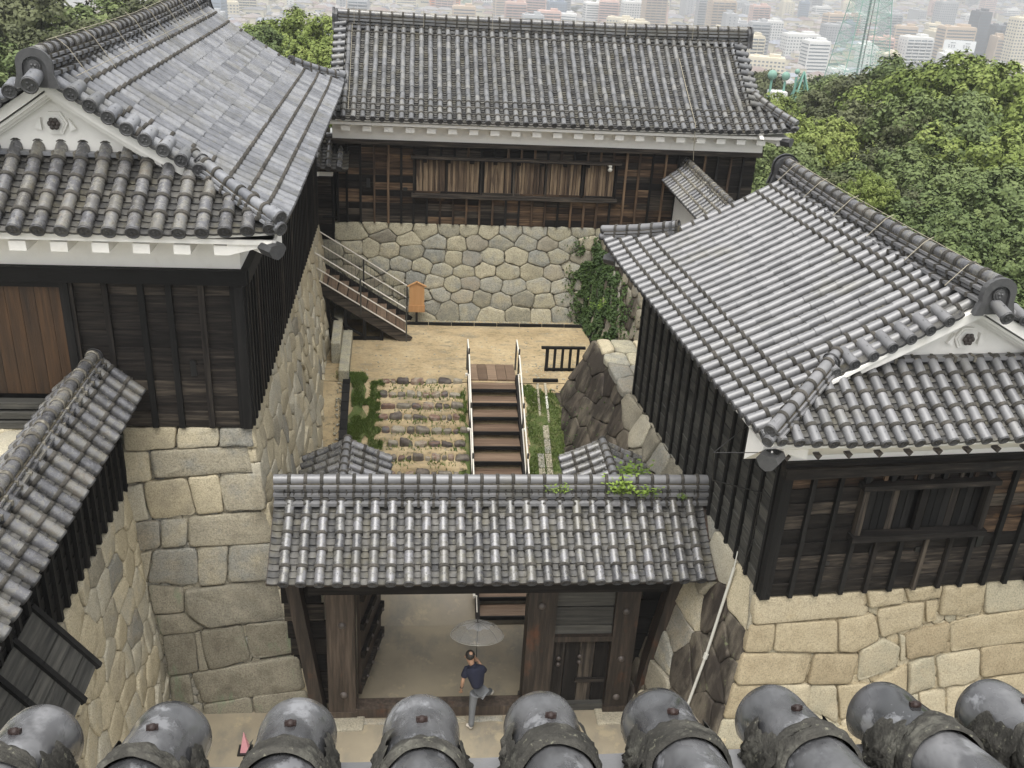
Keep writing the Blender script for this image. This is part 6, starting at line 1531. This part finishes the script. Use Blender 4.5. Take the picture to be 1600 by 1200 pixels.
for _ in range(9000):
    y = 800+3000*r_.random()**.9; x = y*r_.uniform(-.3, .78); it.append((hm[r_.randrange(4)], Matrix.Translation((x, y, -120)) @ Matrix.Rotation(r_.choice((0, PI/2))+r_.gauss(0, .15), 4, 'Z') @ Matrix.Scale(r_.uniform(.8, 1.5), 4)))
join('city_houses', it, None, mats=[CM['cream'], CM['roofs'], CM['glass']], label='countless small tiled houses of the hazy city on the plain', cat='houses')
it = []
for _ in range(260):
    y = 850+2400*r_.random(); x = y*r_.uniform(-.3, .75); it.append((fill2, Matrix.Translation((x, y, -116)) @ Matrix.Scale(r_.uniform(6, 16), 4) @ Matrix.Diagonal((1, 1, .5, 1))))
join('city_trees', it[:120], None, label='scattered dark trees among the city houses', cat='trees')
# lattice tower
LTW = thing('lattice_tower', 'tall pale green steel lattice tower wrapped in netting above the wood', 'tower', (0, 0, 0))
base = ray_pt(1340, 108, 560); LTW.location = base; WM[LTW.name] = Matrix.Translation(base)
def lat(z): w = 12.5-.115*z; return w
legs = []
for sx_, sy_ in ((-1, -1), (1, -1), (1, 1), (-1, 1)):
    b = MB(); b.tube([(sx_*lat(z), sy_*lat(z), z) for z in (-60, 0, 20, 45, 58)], .30, 5); b.put('leg', M['green_steel'], LTW, Matrix.Translation(base))
for k in range(12):
    z0, z1 = -12+6*k, -6+6*k; b = MB()
    for (a, c) in (((-1, -1), (1, -1)), ((1, -1), (1, 1)), ((1, 1), (-1, 1)), ((-1, 1), (-1, -1))):
        w0, w1 = lat(z0), lat(z1)
        b.tube([(a[0]*w0, a[1]*w0, z0), (c[0]*w1, c[1]*w1, z1)], .12, 4); b.tube([(c[0]*w0, c[1]*w0, z0), (a[0]*w1, a[1]*w1, z1)], .12, 4); b.tube([(a[0]*w1, a[1]*w1, z1), (c[0]*w1, c[1]*w1, z1)], .12, 4)
    b.put('bracing', M['green_steel'], LTW, Matrix.Translation(base))
b = MB(); b.tube([(0, 0, -60), (0, 0, 58)], .6, 8); b.put('mast', M['mast_dark'], LTW, Matrix.Translation(base))
b = MB(); b.tube([(2, 0, -60), (2.2, 0, 58)], .3, 6); b.put('cable_riser', M['iron'], LTW, Matrix.Translation(base))
nm_, nN, nL, nP = new_mat('green_net'); nP.inputs['Base Color'].default_value = (.22, .50, .38, 1); nP.inputs['Alpha'].default_value = .10; nP.inputs['Roughness'].default_value = .9
for zz0, zz1 in ((-14, 16), (26, 58)):
    b = MB()
    for (a, c) in (((-1, -1), (1, -1)), ((1, -1), (1, 1)), ((1, 1), (-1, 1)), ((-1, 1), (-1, -1))):
        w0, w1 = lat(zz0)-.6, lat(zz1)-.6; b.add([(a[0]*w0, a[1]*w0, zz0), (c[0]*w0, c[1]*w0, zz0), (c[0]*w1, c[1]*w1, zz1), (a[0]*w1, a[1]*w1, zz1)], [(0, 1, 2, 3)])
    b.put('netting', nm_, LTW, Matrix.Translation(base))
# antenna station with green balls
p = ray_pt(1225, 135, 100); AS = thing('antenna_station', 'small masts carrying pale green ball antennas above the far trees', 'antenna', (p.x, p.y, p.z-12))
gb = flat('green_ball', (.20, .34, .28), .6)
for (x, y, r) in ((1207, 117, 9), (1228, 119, 8), (1246, 112, 5)):
    c = ray_pt(x, y, 100); b = MB(); b.ball(c, r/F_PX*84, 0, 16, 10, (1, .8, 1)); b.put('ball_antenna', gb, AS); b = MB(); b.tube([c-V3((0, 0, .5)), c-V3((0, 0, 14))], .12, 6); b.put('mast', M['green_steel'], AS)
c = ray_pt(1257, 112, 100)
for k in range(4):
    a = PI/4+PI/2*k; b = MB(); b.tube([c, c+V3((2.0*math.cos(a), 2.0*math.sin(a), -5)), c+V3((3.4*math.cos(a), 3.4*math.sin(a), -14))], .10, 5); b.put('leg', M['green_steel'], AS)
for z, w in ((-2, .8), (-3.5, 1.4), (-5, 2)):
    b = MB(); b.tube([c+V3((w*math.cos(PI/4+PI/2*k), w*math.sin(PI/4+PI/2*k), z)) for k in range(5)], .08, 5); b.put('bracing', M['green_steel'], AS)
c = ray_pt(1215, 142, 100); b = MB(); b.box(c-V3((0, 0, 5)), (1.6, 1.6, 10)); b.put('hut', CM['white'], AS)

# ================================================================== WIRES
def wires(name, lab, runs, r=.006, key='wire', parent=None):
    b = MB()
    for pts in runs: b.tube(pts, r, 5)
    return b.put(name, M[key], parent, None, label=lab, cat='wire')
SRg = Slope(FR @ V3((-.82, -.82, 7.98)), E2, E1, .40, .020, 9.5)
wires('lightning_wire', 'bent bare wire strung over the ridge of the right turret', [[RP(2.9, .45+.0, 10.20), RP(2.9, 3, 10.18), RP(2.9, 5.5, 10.18), RP(2.9, 8.0, 10.22)]]+[[RP(2.45, t, 9.85), RP(2.78, t+.05, 10.16), RP(2.95, t+.1, 10.22)] for t in (.8, 2.0, 3.3, 4.6, 5.9, 7.2)])
wires('lightning_wire', 'bare wire with short stands along the ridge of the left turret', [[(-5.8, 16.6+.2, 12.5), (-5.8, 22, 12.42), (-5.8, 28, 12.5)], [(-5.35, 16.6, 12.0), (-5.35, 28, 11.95)]]+[[(-5.3, y, 11.85), (-5.62, y, 12.35), (-5.8, y, 12.5)] for y in (17.2, 18.6, 20, 21.4, 22.8, 24.2, 25.6, 27)])
wires('lightning_wire', 'thin wire with stands along the ridge of the back turret', [[(-2.3, 31.9, 11.80), (4, 31.9, 11.76), (10.3, 31.9, 11.82)]]+[[(x, 31.8, 11.4), (x, 31.85, 11.88)] for x in (-1.9, .2, 2.3, 4.4, 6.5, 8.6)]+[[(-1.95, 31.7, 11.4), (-1.93, 30, 10.22), (-1.9, 28.4, 9.48)]])
wires('overhead_wire', 'thin wire hanging from the back turret eave to the small roof behind the right turret', [[(8.05, 31.0, 10.9), (8.05, 29.7, 10.2), (8.05, 28.25, 9.45), (8.1, 28.3, 8.9), (8.2, 28.5, 8.35)]], .01)

# ================================================================== HAZE
hz_m = bpy.data.materials.new('haze'); hz_m.use_nodes = True; hn = hz_m.node_tree.nodes; hn.clear()
pv = hn.new('ShaderNodeVolumePrincipled'); ho = hn.new('ShaderNodeOutputMaterial'); hz_m.node_tree.links.new(pv.outputs[0], ho.inputs['Volume'])
pv.inputs['Color'].default_value = (.93, .95, .97, 1); pv.inputs['Density'].default_value = .00050; pv.inputs['Anisotropy'].default_value = .2
b = MB(); b.box((0, 0, (-121.5+17.5)/2), (11800, 11800, 139.0)); b.put('haze', hz_m, None, None, kind='stuff')
